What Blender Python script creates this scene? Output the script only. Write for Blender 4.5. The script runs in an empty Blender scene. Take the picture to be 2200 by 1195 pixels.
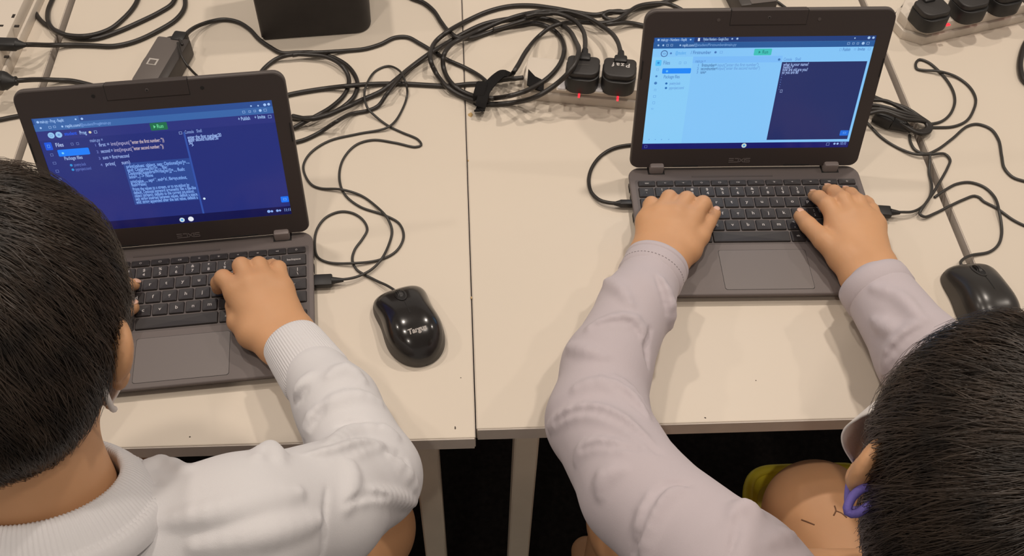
import bpy, bmesh, math, random
import numpy as np
from mathutils import Vector, Matrix
random.seed(7); rng = np.random.default_rng(11)
PI = math.pi
scene = bpy.context.scene
COL = scene.collection

# ------------------------------------------------------------------ camera
# World: table top is z = 0, x to the right, y away from the sitters. Metres.
F_PX = 2118.5
CAM_POS = np.array([-0.00936, -0.52004, 0.90857])
def _rot():
    a = math.radians(90 - 54.683); b = math.radians(-1.600); c = math.radians(-0.234)
    Rx = np.array([[1, 0, 0], [0, math.cos(a), -math.sin(a)], [0, math.sin(a), math.cos(a)]])
    rz = lambda t: np.array([[math.cos(t), -math.sin(t), 0], [math.sin(t), math.cos(t), 0], [0, 0, 1]])
    return rz(b) @ Rx @ rz(c)
CAM_R = _rot()
cam_d = bpy.data.cameras.new('camera'); cam = bpy.data.objects.new('camera', cam_d); COL.objects.link(cam)
m4 = Matrix.Identity(4)
for i in range(3):
    for j in range(3): m4[i][j] = CAM_R[i, j]
    m4[i][3] = CAM_POS[i]
cam.matrix_world = m4
cam_d.sensor_width = 36.0; cam_d.lens = F_PX * 36 / 2200
cam_d.shift_x = (1100 - 1032.63) / 2200; cam_d.shift_y = (735.15 - 597.5) / 2200
cam_d.clip_start = 0.02
scene.camera = cam

# ------------------------------------------------------------------ world, lamps, exposure
scene.view_settings.view_transform = 'Standard'; scene.view_settings.look = 'None'
scene.view_settings.exposure = -0.12; scene.view_settings.gamma = 1.0
scene.view_settings.use_curve_mapping = False
wd = bpy.data.worlds.new('room_light'); scene.world = wd; wd.use_nodes = True
bg = wd.node_tree.nodes['Background']
bg.inputs[0].default_value = (1.0, 0.885, 0.785, 1); bg.inputs[1].default_value = 0.36
def ceiling_lamp(x, y, power, size=0.11, z=1.95, col=(1.0, 0.89, 0.78)):
    l = bpy.data.lights.new('ceiling_downlight', 'AREA'); l.shape = 'DISK'; l.size = size
    l.energy = power; l.color = col
    o = bpy.data.objects.new('ceiling_downlight', l); COL.objects.link(o); o.location = (x, y, z)
    return o
for lx, ly, lp in ((0.75, 1.05, 16), (-0.55, 1.05, 12), (0.70, -0.05, 9), (-0.50, -0.05, 8), (2.0, 0.6, 9), (-1.75, 0.6, 8), (-0.25, -1.25, 7)):
    ceiling_lamp(lx, ly, lp)

# ------------------------------------------------------------------ measuring helpers (photo frame 2200 x 1195)
def ray(u, v):
    d = CAM_R @ np.array([(u - 1032.63) / F_PX, -(v - 735.15) / F_PX, -1.0]); return d / np.linalg.norm(d)
def pz(u, v, z=0.0):
    d = ray(u, v); t = (z - CAM_POS[2]) / d[2]; return CAM_POS + t * d

# ------------------------------------------------------------------ materials
MATS = {}
def mat(name, col, rough=0.5, metal=0.0, spec=0.5, noise=None, bump=None, sss=0.0, coat=0.0, sheen=0.0, emit=None, estr=1.0):
    """noise=(scale, amount) varies the colour a little, bump=(scale, strength, distance) gives fine relief."""
    if name in MATS: return MATS[name]
    m = bpy.data.materials.new(name); m.use_nodes = True; MATS[name] = m
    nt = m.node_tree; b = nt.nodes['Principled BSDF']
    b.inputs['Base Color'].default_value = (*col, 1); b.inputs['Roughness'].default_value = rough
    b.inputs['Metallic'].default_value = metal; b.inputs['Specular IOR Level'].default_value = spec
    if coat: b.inputs['Coat Weight'].default_value = coat; b.inputs['Coat Roughness'].default_value = 0.08
    if sheen: b.inputs['Sheen Weight'].default_value = sheen; b.inputs['Sheen Roughness'].default_value = 0.6
    if sss:
        b.inputs['Subsurface Weight'].default_value = sss
        b.inputs['Subsurface Radius'].default_value = (1.0, 0.35, 0.18); b.inputs['Subsurface Scale'].default_value = 0.006
    if emit:
        b.inputs['Emission Color'].default_value = (*emit, 1); b.inputs['Emission Strength'].default_value = estr
    if noise or bump: tc = nt.nodes.new('ShaderNodeTexCoord')
    if noise:
        n = nt.nodes.new('ShaderNodeTexNoise'); n.inputs['Scale'].default_value = noise[0]; n.inputs['Detail'].default_value = 4
        nt.links.new(tc.outputs['Object'], n.inputs['Vector'])
        r = nt.nodes.new('ShaderNodeMapRange'); r.inputs[1].default_value = 0.3; r.inputs[2].default_value = 0.7
        r.inputs[3].default_value = 1 - noise[1]; r.inputs[4].default_value = 1 + noise[1]
        nt.links.new(n.outputs['Fac'], r.inputs[0])
        mx = nt.nodes.new('ShaderNodeVectorMath'); mx.operation = 'SCALE'; mx.inputs[0].default_value = col
        nt.links.new(r.outputs[0], mx.inputs['Scale']); nt.links.new(mx.outputs[0], b.inputs['Base Color'])
    if bump:
        n2 = nt.nodes.new('ShaderNodeTexNoise'); n2.inputs['Scale'].default_value = bump[0]; n2.inputs['Detail'].default_value = 3
        nt.links.new(tc.outputs['Object'], n2.inputs['Vector'])
        bp = nt.nodes.new('ShaderNodeBump'); bp.inputs['Strength'].default_value = bump[1]; bp.inputs['Distance'].default_value = bump[2]
        nt.links.new(n2.outputs['Fac'], bp.inputs['Height']); nt.links.new(bp.outputs[0], b.inputs['Normal'])
    return m
def glow(name, col, s=1.0):
    """A lit pixel colour of a display."""
    if name in MATS: return MATS[name]
    m = bpy.data.materials.new(name); m.use_nodes = True; MATS[name] = m
    b = m.node_tree.nodes['Principled BSDF']
    b.inputs['Base Color'].default_value = (0.006, 0.006, 0.008, 1); b.inputs['Roughness'].default_value = 0.22
    b.inputs['Specular IOR Level'].default_value = 0.35
    b.inputs['Emission Color'].default_value = (*col, 1); b.inputs['Emission Strength'].default_value = s
    return m
def s2l(r, g, b):
    f = lambda c: (c / 255 / 12.92) if c / 255 <= 0.04045 else ((c / 255 + 0.055) / 1.055) ** 2.4
    return (f(r), f(g), f(b))

# ------------------------------------------------------------------ object helpers
def link(o, parent=None):
    COL.objects.link(o)
    if parent is not None: o.parent = parent
    return o
def thing(name, label, cat, loc=(0, 0, 0), rotz=0.0, group=None):
    o = bpy.data.objects.new(name, None); o.empty_display_size = 0.03; COL.objects.link(o)
    o.location = loc; o.rotation_euler = (0, 0, rotz); tag(o, label, cat, group); return o
def tag(o, label=None, cat=None, group=None, kind=None):
    if label: o['label'] = label
    if cat: o['category'] = cat
    if group: o['group'] = group
    if kind: o['kind'] = kind
    return o
def mesh_obj(name, me, m=None, parent=None, smooth=False, loc=None, rot=None):
    if m is not None and not me.materials: me.materials.append(m)
    if smooth: me.polygons.foreach_set('use_smooth', np.ones(len(me.polygons), dtype=bool))
    o = bpy.data.objects.new(name, me)
    if loc is not None: o.location = loc
    if rot is not None: o.rotation_euler = rot
    return link(o, parent)
def bm_obj(name, bm, m=None, parent=None, smooth=False, loc=None, rot=None, autosmooth=None):
    bmesh.ops.recalc_face_normals(bm, faces=bm.faces)
    me = bpy.data.meshes.new(name); bm.to_mesh(me); bm.free()
    if autosmooth is not None:
        me.polygons.foreach_set('use_smooth', np.ones(len(me.polygons), dtype=bool)); me.set_sharp_from_angle(angle=math.radians(autosmooth))
    return mesh_obj(name, me, m, parent, smooth, loc, rot)
def arr_mesh(name, V, Fq):
    """numpy vertices (n,3) and faces (m,k) to a mesh, quickly."""
    me = bpy.data.meshes.new(name); k = Fq.shape[1]
    me.vertices.add(len(V)); me.vertices.foreach_set('co', np.asarray(V, dtype=np.float32).ravel())
    me.loops.add(Fq.size); me.loops.foreach_set('vertex_index', np.asarray(Fq, dtype=np.int32).ravel())
    me.polygons.add(len(Fq)); me.polygons.foreach_set('loop_start', np.arange(0, Fq.size, k, dtype=np.int32))
    me.update(calc_edges=True); me.validate(); return me
def add_box(bm, x0, x1, y0, y1, z0, z1, bevel=0.0, seg=2, mtx=None):
    b = bmesh.new(); bmesh.ops.create_cube(b, size=1.0)
    for v in b.verts:
        v.co.x = (x0 + x1) / 2 + v.co.x * (x1 - x0); v.co.y = (y0 + y1) / 2 + v.co.y * (y1 - y0); v.co.z = (z0 + z1) / 2 + v.co.z * (z1 - z0)
    if bevel: bmesh.ops.bevel(b, geom=list(b.edges), offset=bevel, segments=seg, profile=0.5, affect='EDGES', clamp_overlap=True)
    if mtx is not None: bmesh.ops.transform(b, matrix=mtx, verts=b.verts)
    tmp = bpy.data.meshes.new('t'); b.to_mesh(tmp); b.free(); bm.from_mesh(tmp); bpy.data.meshes.remove(tmp)
def rounded_outline(x0, x1, y0, y1, r, n=6):
    """corner radii r = (bl, br, tr, tl) or one number; counter-clockwise outline."""
    if not isinstance(r, (tuple, list)): r = (r,) * 4
    P = []
    for (cx, cy, a0, rr) in ((x0 + r[0], y0 + r[0], PI, r[0]), (x1 - r[1], y0 + r[1], 1.5 * PI, r[1]), (x1 - r[2], y1 - r[2], 0, r[2]), (x0 + r[3], y1 - r[3], 0.5 * PI, r[3])):
        for k in range(n + 1): P.append((cx + rr * math.cos(a0 + k * PI / 2 / n), cy + rr * math.sin(a0 + k * PI / 2 / n)))
    return P
def add_prism(bm, outline, z0, z1, edge=0.0, seg=2, mtx=None):
    """Extruded outline with softened top and bottom rims."""
    n = len(outline); cx = sum(p[0] for p in outline) / n; cy = sum(p[1] for p in outline) / n
    rings = []
    if edge:
        # inward offset using neighbouring normals
        nor = []
        for i in range(n):
            ax, ay = outline[i - 1]; bx, by = outline[(i + 1) % n]; tx, ty = bx - ax, by - ay; L = math.hypot(tx, ty) or 1
            nor.append((ty / L, -tx / L))
        prof = [(edge * (1 - math.sin(k * PI / 2 / seg)), edge * (1 - math.cos(k * PI / 2 / seg))) for k in range(seg + 1)]
        for off, dz in prof: rings.append([(p[0] - q[0] * off, p[1] - q[1] * off, z0 + dz) for p, q in zip(outline, nor)])
        for off, dz in reversed(prof): rings.append([(p[0] - q[0] * off, p[1] - q[1] * off, z1 - dz) for p, q in zip(outline, nor)])
    else:
        rings = [[(p[0], p[1], z0) for p in outline], [(p[0], p[1], z1) for p in outline]]
    vs = []
    for rg in rings:
        row = []
        for p in rg:
            c = Vector(p); c = mtx @ c if mtx is not None else c
            row.append(bm.verts.new(c))
        vs.append(row)
    for a, b in zip(vs, vs[1:]):
        for i in range(n):
            j = (i + 1) % n; bm.faces.new((a[i], a[j], b[j], b[i]))
    bm.faces.new(list(reversed(vs[0]))); bm.faces.new(vs[-1])
def catmull(P, step):
    P = [np.asarray(p, float) for p in P]; P = [2 * P[0] - P[1]] + P + [2 * P[-1] - P[-2]]; out = []
    for i in range(1, len(P) - 2):
        p0, p1, p2, p3 = P[i - 1:i + 3]; n = max(2, int(np.linalg.norm(p2 - p1) / step))
        # centripetal parametrisation keeps loops round
        t01 = max(np.linalg.norm(p1 - p0), 1e-6) ** .5; t12 = max(np.linalg.norm(p2 - p1), 1e-6) ** .5; t23 = max(np.linalg.norm(p3 - p2), 1e-6) ** .5
        m1 = p2 - p1 + t12 * ((p1 - p0) / t01 - (p2 - p0) / (t01 + t12)); m2 = p2 - p1 + t12 * ((p3 - p2) / t23 - (p3 - p1) / (t12 + t23))
        for k in range(n):
            t = k / n; out.append((2 * (p1 - p2) + m1 + m2) * t ** 3 + (-3 * (p1 - p2) - 2 * m1 - m2) * t ** 2 + m1 * t + p1)
    out.append(P[-2]); return np.array(out)
def tube_mesh(name, S, r, sides=8, closed=False, cap=True):
    """Tube around the sample points S with radius r (number or array)."""
    S = np.asarray(S, float); n = len(S); r = np.full(n, r) if np.isscalar(r) else np.asarray(r, float)
    T = np.gradient(S, axis=0)
    if closed: T = np.roll(S, -1, 0) - np.roll(S, 1, 0)
    T /= np.maximum(np.linalg.norm(T, axis=1, keepdims=True), 1e-9)
    up = np.array([0, 0, 1.0]); N = np.zeros_like(S); prev = np.cross(T[0], up)
    if np.linalg.norm(prev) < 1e-3: prev = np.array([1.0, 0, 0])
    for i in range(n):
        prev = prev - T[i] * (prev @ T[i]); prev /= max(np.linalg.norm(prev), 1e-9); N[i] = prev
    B = np.cross(T, N); a = np.arange(sides) * 2 * PI / sides
    V = S[:, None] + r[:, None, None] * (np.cos(a)[None, :, None] * N[:, None] + np.sin(a)[None, :, None] * B[:, None])
    V = V.reshape(-1, 3); m = n if closed else n - 1
    i = np.arange(m)[:, None]; j = np.arange(sides)[None, :]; i2 = (i + 1) % n; j2 = (j + 1) % sides
    Fq = np.stack([i * sides + j, i * sides + j2, i2 * sides + j2, i2 * sides + j], -1).reshape(-1, 4)
    if cap and not closed:
        k = len(V); V = np.vstack([V, S[0] - T[0] * r[0] * .4, S[-1] + T[-1] * r[-1] * .4]); jj = np.arange(sides)
        c1 = np.stack([np.full(sides, k), (jj + 1) % sides, jj, jj], -1); c2 = np.stack([np.full(sides, k + 1), (n - 1) * sides + jj, (n - 1) * sides + (jj + 1) % sides, (n - 1) * sides + (jj + 1) % sides], -1)
        tri = np.vstack([c1[:, :3], c2[:, :3]])
        me = bpy.data.meshes.new(name); me.from_pydata(V.tolist(), [], Fq.tolist() + tri.tolist()); me.update()
    else: me = arr_mesh(name, V, Fq)
    me.polygons.foreach_set('use_smooth', np.ones(len(me.polygons), dtype=bool)); return me
_txt = {}
def text_mesh(s, size, align='CENTER', extrude=0.0, shear=0.0, bold=0.0, width=1.0):
    """Lettering as a flat (or slightly raised) mesh in the xy plane."""
    key = (s, size, align, extrude, shear, bold, width)
    if key in _txt: return _txt[key]
    c = bpy.data.curves.new('lettering', 'FONT'); c.body = s; c.size = size; c.align_x = align; c.align_y = 'CENTER'
    c.extrude = extrude; c.shear = shear; c.offset = bold; c.resolution_u = 3
    o = bpy.data.objects.new('lettering', c); COL.objects.link(o)
    dg = bpy.context.evaluated_depsgraph_get(); me = bpy.data.meshes.new_from_object(o.evaluated_get(dg))
    bpy.data.objects.remove(o); bpy.data.curves.remove(c)
    if width != 1.0: me.transform(Matrix.Scale(width, 4, (1, 0, 0)))
    _txt[key] = me; return me
def ngon(bm, cx, cy, r, z, n=14, r2=None):
    vs = [bm.verts.new((cx + r * math.cos(2 * PI * k / n), cy + (r2 or r) * math.sin(2 * PI * k / n), z)) for k in range(n)]
    bm.faces.new(vs)
def rect(bm, x0, x1, y0, y1, z):
    bm.faces.new([bm.verts.new(p) for p in ((x0, y0, z), (x1, y0, z), (x1, y1, z), (x0, y1, z))])

# ------------------------------------------------------------------ the setting: floor
M_FLOOR = mat('dark_carpet', (0.010, 0.008, 0.0075), 0.95, spec=0.1, noise=(90, 0.4), bump=(600, 0.5, 0.002))
bm = bmesh.new(); add_box(bm, -3, 3, -3, 3.2, -0.77, -0.72)
fl = bm_obj('floor', bm, M_FLOOR); tag(fl, kind='structure')

bm = bmesh.new(); add_box(bm, -3, 3, -3, 3.2, 2.02, 2.07)
cl = bm_obj('ceiling', bm, mat('white_ceiling', (0.8, 0.78, 0.75), 0.9)); tag(cl, kind='structure')

# ------------------------------------------------------------------ tables
M_TOP = mat('cream_laminate', (0.635, 0.560, 0.470), 0.42, spec=0.35, noise=(3.0, 0.02), bump=(900, 0.02, 0.0002))
M_EDGE = mat('grey_edge_band', (0.60, 0.535, 0.475), 0.5, noise=(30, 0.05))
M_LEG = mat('beige_powder_coat', (0.66, 0.58, 0.47), 0.45, noise=(20, 0.04))
M_CHIP = mat('bare_chipboard', (0.45, 0.30, 0.13), 0.9)
M_SPECK = mat('dark_speck', (0.05, 0.035, 0.03), 0.9)
def table(x0, x1, y0, depth, label, rot=0.0, z=0.0):
    w = x1 - x0
    t = thing('classroom_table', label, 'table', (x0, y0, -0.72), rot, 'white tables pushed together')
    bm = bmesh.new(); add_box(bm, 0, w, 0, depth, 0.6982, 0.72 + z, 0.0012, 2)
    top = bm_obj('table_top', bm, M_TOP, t)
    bm = bmesh.new(); add_box(bm, 0.0005, w - 0.0005, -0.0012, 0.0012, 0.6985, 0.7188 + z, 0.0004, 1)
    bm_obj('edge_band', bm, M_EDGE, t)
    bm = bmesh.new(); add_box(bm, 0.0, w, depth - 0.0012, depth + 0.0012, 0.6985, 0.7188 + z, 0.0004, 1); bm_obj('edge_band', bm, M_EDGE, t)
    for ex in (0.0, w):
        bm = bmesh.new(); add_box(bm, ex - 0.0006, ex + 0.0006, 0.001, depth - 0.001, 0.6985, 0.7186 + z, 0.0003, 1); bm_obj('side_band', bm, M_EDGE, t)
    for lx in (0.041, w - 0.041 - 0.026):
        for ly in (0.0015, depth - 0.03):
            bm = bmesh.new(); add_box(bm, lx, lx + 0.027, ly, ly + 0.027, 0.004, 0.698, 0.002, 1); lg = bm_obj('leg', bm, M_LEG, t)
            bm = bmesh.new(); add_box(bm, lx - 0.001, lx + 0.028, ly - 0.001, ly + 0.028, 0, 0.012, 0.002, 1); bm_obj('foot_cap', bm, mat('black_plastic', (0.012, 0.011, 0.011), 0.5), lg)
    bm = bmesh.new(); add_box(bm, 0.06, w - 0.06, depth - 0.026, depth - 0.006, 0.655, 0.698, 0.002, 1); bm_obj('apron', bm, M_LEG, t)
    return t
tl = table(-0.5795, -0.0012, 0.0, 0.86, 'white classroom table under the left laptop and the silver-lettered mouse')
tr_ = table(0.0012, 0.593, 0.0105, 0.86, 'white classroom table under the right laptop, chipped at its left edge')
t3 = table(-1.19, -0.5905, 0.004, 0.86, 'white classroom table at the far left under the socket strip')
t4 = table(0.6035, 1.21, 0.006, 0.86, 'white classroom table at the far right under the switched power strip')
def speck(parent_loc, u, v, r, m=M_SPECK, sy=1.0, par=None):
    p = pz(u, v, 0.0); bm = bmesh.new(); n = 9
    vs = []
    for k in range(n):
        a = 2 * PI * k / n; q = r * (0.7 + 0.5 * random.random()); vs.append((p[0] - parent_loc[0] + q * math.cos(a), p[1] - parent_loc[1] + q * sy * math.sin(a), 0.72015))
    top = [bm.verts.new(c) for c in vs]; bot = [bm.verts.new((c[0], c[1], 0.7197)) for c in vs]
    bm.faces.new(top)
    for k in range(n): bm.faces.new((bot[k], bot[(k + 1) % n], top[(k + 1) % n], top[k]))
    bm_obj('scuff_mark', bm, m, par)
speck((0.0012, 0.0105), 1011, 247, 0.004, M_CHIP, 1.3, tr_)
speck((0.0012, 0.0105), 1515, 898, 0.0011, M_SPECK, 0.8, tr_); speck((0.0012, 0.0105), 1624, 818, 0.0007, M_SPECK, 1, tr_)
speck((-0.5795, 0.0), 978, 920, 0.0008, M_SPECK, 3.0, tl); speck((-0.5795, 0.0), 408, 939, 0.0010, M_SPECK, 0.8, tl); speck((-0.5795, 0.0), 990, 812, 0.0006, M_SPECK, 1, tl)
speck((0.0012, 0.0105), 1006, 345, 0.0009, M_CHIP, 2.0, tr_); speck((0.0012, 0.0105), 1013, 640, 0.0008, M_CHIP, 2.5, tr_)

# ------------------------------------------------------------------ laptops
M_DECK = mat('grey_deck_plastic', (0.140, 0.117, 0.112), 0.55, spec=0.4, bump=(2500, 0.06, 0.0002))
M_BEZ = mat('dark_bezel_plastic', (0.044, 0.034, 0.032), 0.55, spec=0.4, bump=(2500, 0.06, 0.0002))
M_RIM = mat('bezel_rim', (0.075, 0.062, 0.058), 0.5)
M_KEY = mat('black_key', (0.022, 0.018, 0.018), 0.5, spec=0.45)
M_WELL = mat('key_well', (0.105, 0.088, 0.085), 0.6)
M_LEGEND = mat('key_print', (0.46, 0.43, 0.42), 0.6)
M_HINGE = mat('hinge_plastic', (0.215, 0.180, 0.170), 0.5)
M_PAD = mat('touchpad_surface', (0.150, 0.128, 0.122), 0.42, spec=0.45)
M_LINE = mat('dark_gap', (0.010, 0.009, 0.009), 0.8)
M_LOGO = mat('grey_emblem', (0.20, 0.17, 0.165), 0.4, metal=0.3)
M_BLK = mat('black_plastic', (0.012, 0.011, 0.011), 0.5)
KP = 0.0187; KZ = 0.0145
BX0, BX1, BY0, BY1 = -0.1415, 0.1500, -0.1615, 0.0450
HY, S0, DX, DW, DH = 0.0372, 0.0315, 0.0012, 0.2568, 0.1444
_keymesh = {}
def key_mesh(w, d):
    k = (round(w, 4), round(d, 4))
    if k not in _keymesh:
        bm = bmesh.new(); o1 = rounded_outline(-w / 2, w / 2, -d / 2, d / 2, 0.0014, 3)
        n = len(o1); z = (0.0, 0.0016, 0.0021); sh = (0.0, 0.0003, 0.0009); rows = []
        for zz, s in zip(z, sh): rows.append([bm.verts.new((p[0] * (1 - 2 * s / w), p[1] * (1 - 2 * s / d), zz)) for p in o1])
        for a, b in zip(rows, rows[1:]):
            for i in range(n): bm.faces.new((a[i], a[(i + 1) % n], b[(i + 1) % n], b[i]))
        c = bm.verts.new((0, 0, 0.0017))                      # slightly dished top
        for i in range(n): bm.faces.new((rows[-1][i], rows[-1][(i + 1) % n], c))
        bmesh.ops.recalc_face_normals(bm, faces=bm.faces)
        me = bpy.data.meshes.new('key'); bm.to_mesh(me); bm.free(); me.materials.append(M_KEY); _keymesh[k] = me
    return _keymesh[k]
def icon_mesh(kind):
    bm = bmesh.new(); z = 0
    def tri(x, y, s, left):
        d = -1 if left else 1
        bm.faces.new([bm.verts.new(p) for p in ((x - d * s, y - s, z), (x + d * s, y, z), (x - d * s, y + s, z))])
    def ring(x, y, r, t, a0=0, a1=2 * PI, n=14):
        for k in range(n):
            a, b = a0 + (a1 - a0) * k / n, a0 + (a1 - a0) * (k + 1) / n
            bm.faces.new([bm.verts.new(p) for p in ((x + r * math.cos(a), y + r * math.sin(a), z), (x + r * math.cos(b), y + r * math.sin(b), z), (x + (r - t) * math.cos(b), y + (r - t) * math.sin(b), z), (x + (r - t) * math.cos(a), y + (r - t) * math.sin(a), z))])
    def frame(x0, x1, y0, y1, t):
        rect(bm, x0, x1, y0, y0 + t, z); rect(bm, x0, x1, y1 - t, y1, z); rect(bm, x0, x0 + t, y0, y1, z); rect(bm, x1 - t, x1, y0, y1, z)
    t = 0.00035
    if kind == 'back': tri(-0.0006, 0, 0.0008, True); rect(bm, -0.0002, 0.0016, -t / 2, t / 2, z)
    elif kind == 'fwd': tri(0.0006, 0, 0.0008, False); rect(bm, -0.0016, 0.0002, -t / 2, t / 2, z)
    elif kind == 'reload': ring(0, 0, 0.0013, t, 0.6, 2 * PI); tri(0.0011, 0.0006, 0.0005, False)
    elif kind == 'full': frame(-0.0017, 0.0017, -0.0011, 0.0011, t)
    elif kind == 'windows': frame(-0.0018, 0.0008, -0.0011, 0.0011, t); rect(bm, 0.0012, 0.0015, -0.0011, 0.0011, z); rect(bm, 0.0018, 0.0021, -0.0011, 0.0011, z)
    elif kind == 'dim': ngon(bm, 0, 0, 0.0006, z, 8); [rect(bm, 0.0012 * math.cos(a) - t / 2, 0.0012 * math.cos(a) + t / 2, 0.0012 * math.sin(a) - t / 2, 0.0012 * math.sin(a) + t / 2, z) for a in np.arange(8) * PI / 4]
    elif kind == 'bright': ngon(bm, 0, 0, 0.0008, z, 8); [rect(bm, 0.0015 * math.cos(a) - t / 2, 0.0015 * math.cos(a) + t / 2, 0.0015 * math.sin(a) - t / 2, 0.0015 * math.sin(a) + t / 2, z) for a in np.arange(8) * PI / 4]
    elif kind in ('mute', 'down', 'up'):
        rect(bm, -0.0013, -0.0006, -0.0004, 0.0004, z); tri(-0.0003, 0, 0.0008, True)
        if kind != 'mute': ring(0.0002, 0, 0.0011, t, -0.8, 0.8, 5)
        if kind == 'up': ring(0.0002, 0, 0.0018, t, -0.8, 0.8, 6)
    elif kind == 'power': ring(0, -0.0001, 0.0012, t, PI / 2 + 0.6, 2.5 * PI - 0.6); rect(bm, -t / 2, t / 2, 0.0002, 0.0016, z)
    elif kind in ('aleft', 'aright'): tri(0, 0, 0.0008, kind == 'aleft')
    me = bpy.data.meshes.new('legend'); bm.to_mesh(me); bm.free(); return me
_leg = {}
def legend(s):
    if s in _leg: return _leg[s]
    if s.startswith('@'): me = icon_mesh(s[1:])
    elif '\n' in s:
        bm = bmesh.new()
        for part, dy in zip(s.split('\n'), (0.0033, -0.0033)):
            tmp = text_mesh(part, 0.0056, bold=0.00012).copy(); tmp.transform(Matrix.Translation((0, dy, 0))); bm.from_mesh(tmp)
        me = bpy.data.meshes.new('legend'); bm.to_mesh(me); bm.free()
    else: me = text_mesh(s, 0.0066 if len(s) == 1 else 0.0040, bold=0.00012 if len(s) == 1 else 0.00005).copy()
    me.materials.clear(); me.materials.append(M_LEGEND); _leg[s] = me; return me
KEYS = []          # x0, x1, y centre, depth, legend
KX0, KX1 = -0.1318, 0.1418; G = 0.0014
fr = ['esc', '@back', '@fwd', '@reload', '@full', '@windows', '@dim', '@bright', '@mute', '@down', '@up', '@power']
fw = (KX1 - KX0) / 12
for i, s in enumerate(fr): KEYS.append((KX0 + i * fw + G / 2, KX0 + (i + 1) * fw - G / 2, 0.0148, 0.0090, s))
def keyrow(off, y, left, chars, right, x_first=1):
    e = lambda c: (c + off - 6.5) * KP
    c0 = x_first
    if left: KEYS.append((KX0, e(c0) - KP / 2 - G / 2, y, 0.0162, left))
    for i, ch in enumerate(chars): KEYS.append((e(c0 + i) - KP / 2 + G / 2, e(c0 + i) + KP / 2 - G / 2, y, 0.0162, ch))
    KEYS.append((e(c0 + len(chars) - 1) + KP / 2 + G / 2, KX1, y, 0.0162, right))
keyrow(0, 0.0, '~\n`', ['!\n1', '@\n2', '#\n3', '$\n4', '%\n5', '^\n6', '&\n7', '*\n8', '(\n9', ')\n0', '_\n-', '+\n='], 'backspace')
keyrow(0.452, -KP, 'tab', list('qwertyuiop') + ['{\n[', '}\n]'], '|\n\\')
keyrow(0.701, -2 * KP, 'search', list('asdfghjkl') + [':\n;', '"\n\''], 'enter')
keyrow(1.193, -3 * KP, 'shift', list('zxcvbnm') + ['<\n,', '>\n.', '?\n/'], 'shift')
yb = -4 * KP
for x0, x1, s in ((KX0, -0.1010, 'ctrl'), (-0.0996, -0.0522, 'alt'), (-0.0508, 0.0416, ''), (0.0430, 0.0600, 'alt'), (0.0614, 0.0800, 'ctrl')): KEYS.append((x0, x1, yb, 0.0162, s))
KEYS.append((0.0814, 0.1004, yb - 0.0042, 0.0078, '@aleft')); KEYS.append((0.1018, 0.1208, yb + 0.0042, 0.0078, '^')); KEYS.append((0.1018, 0.1208, yb - 0.0042, 0.0078, 'v')); KEYS.append((0.1222, KX1, yb - 0.0042, 0.0078, '@aright'))

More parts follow.
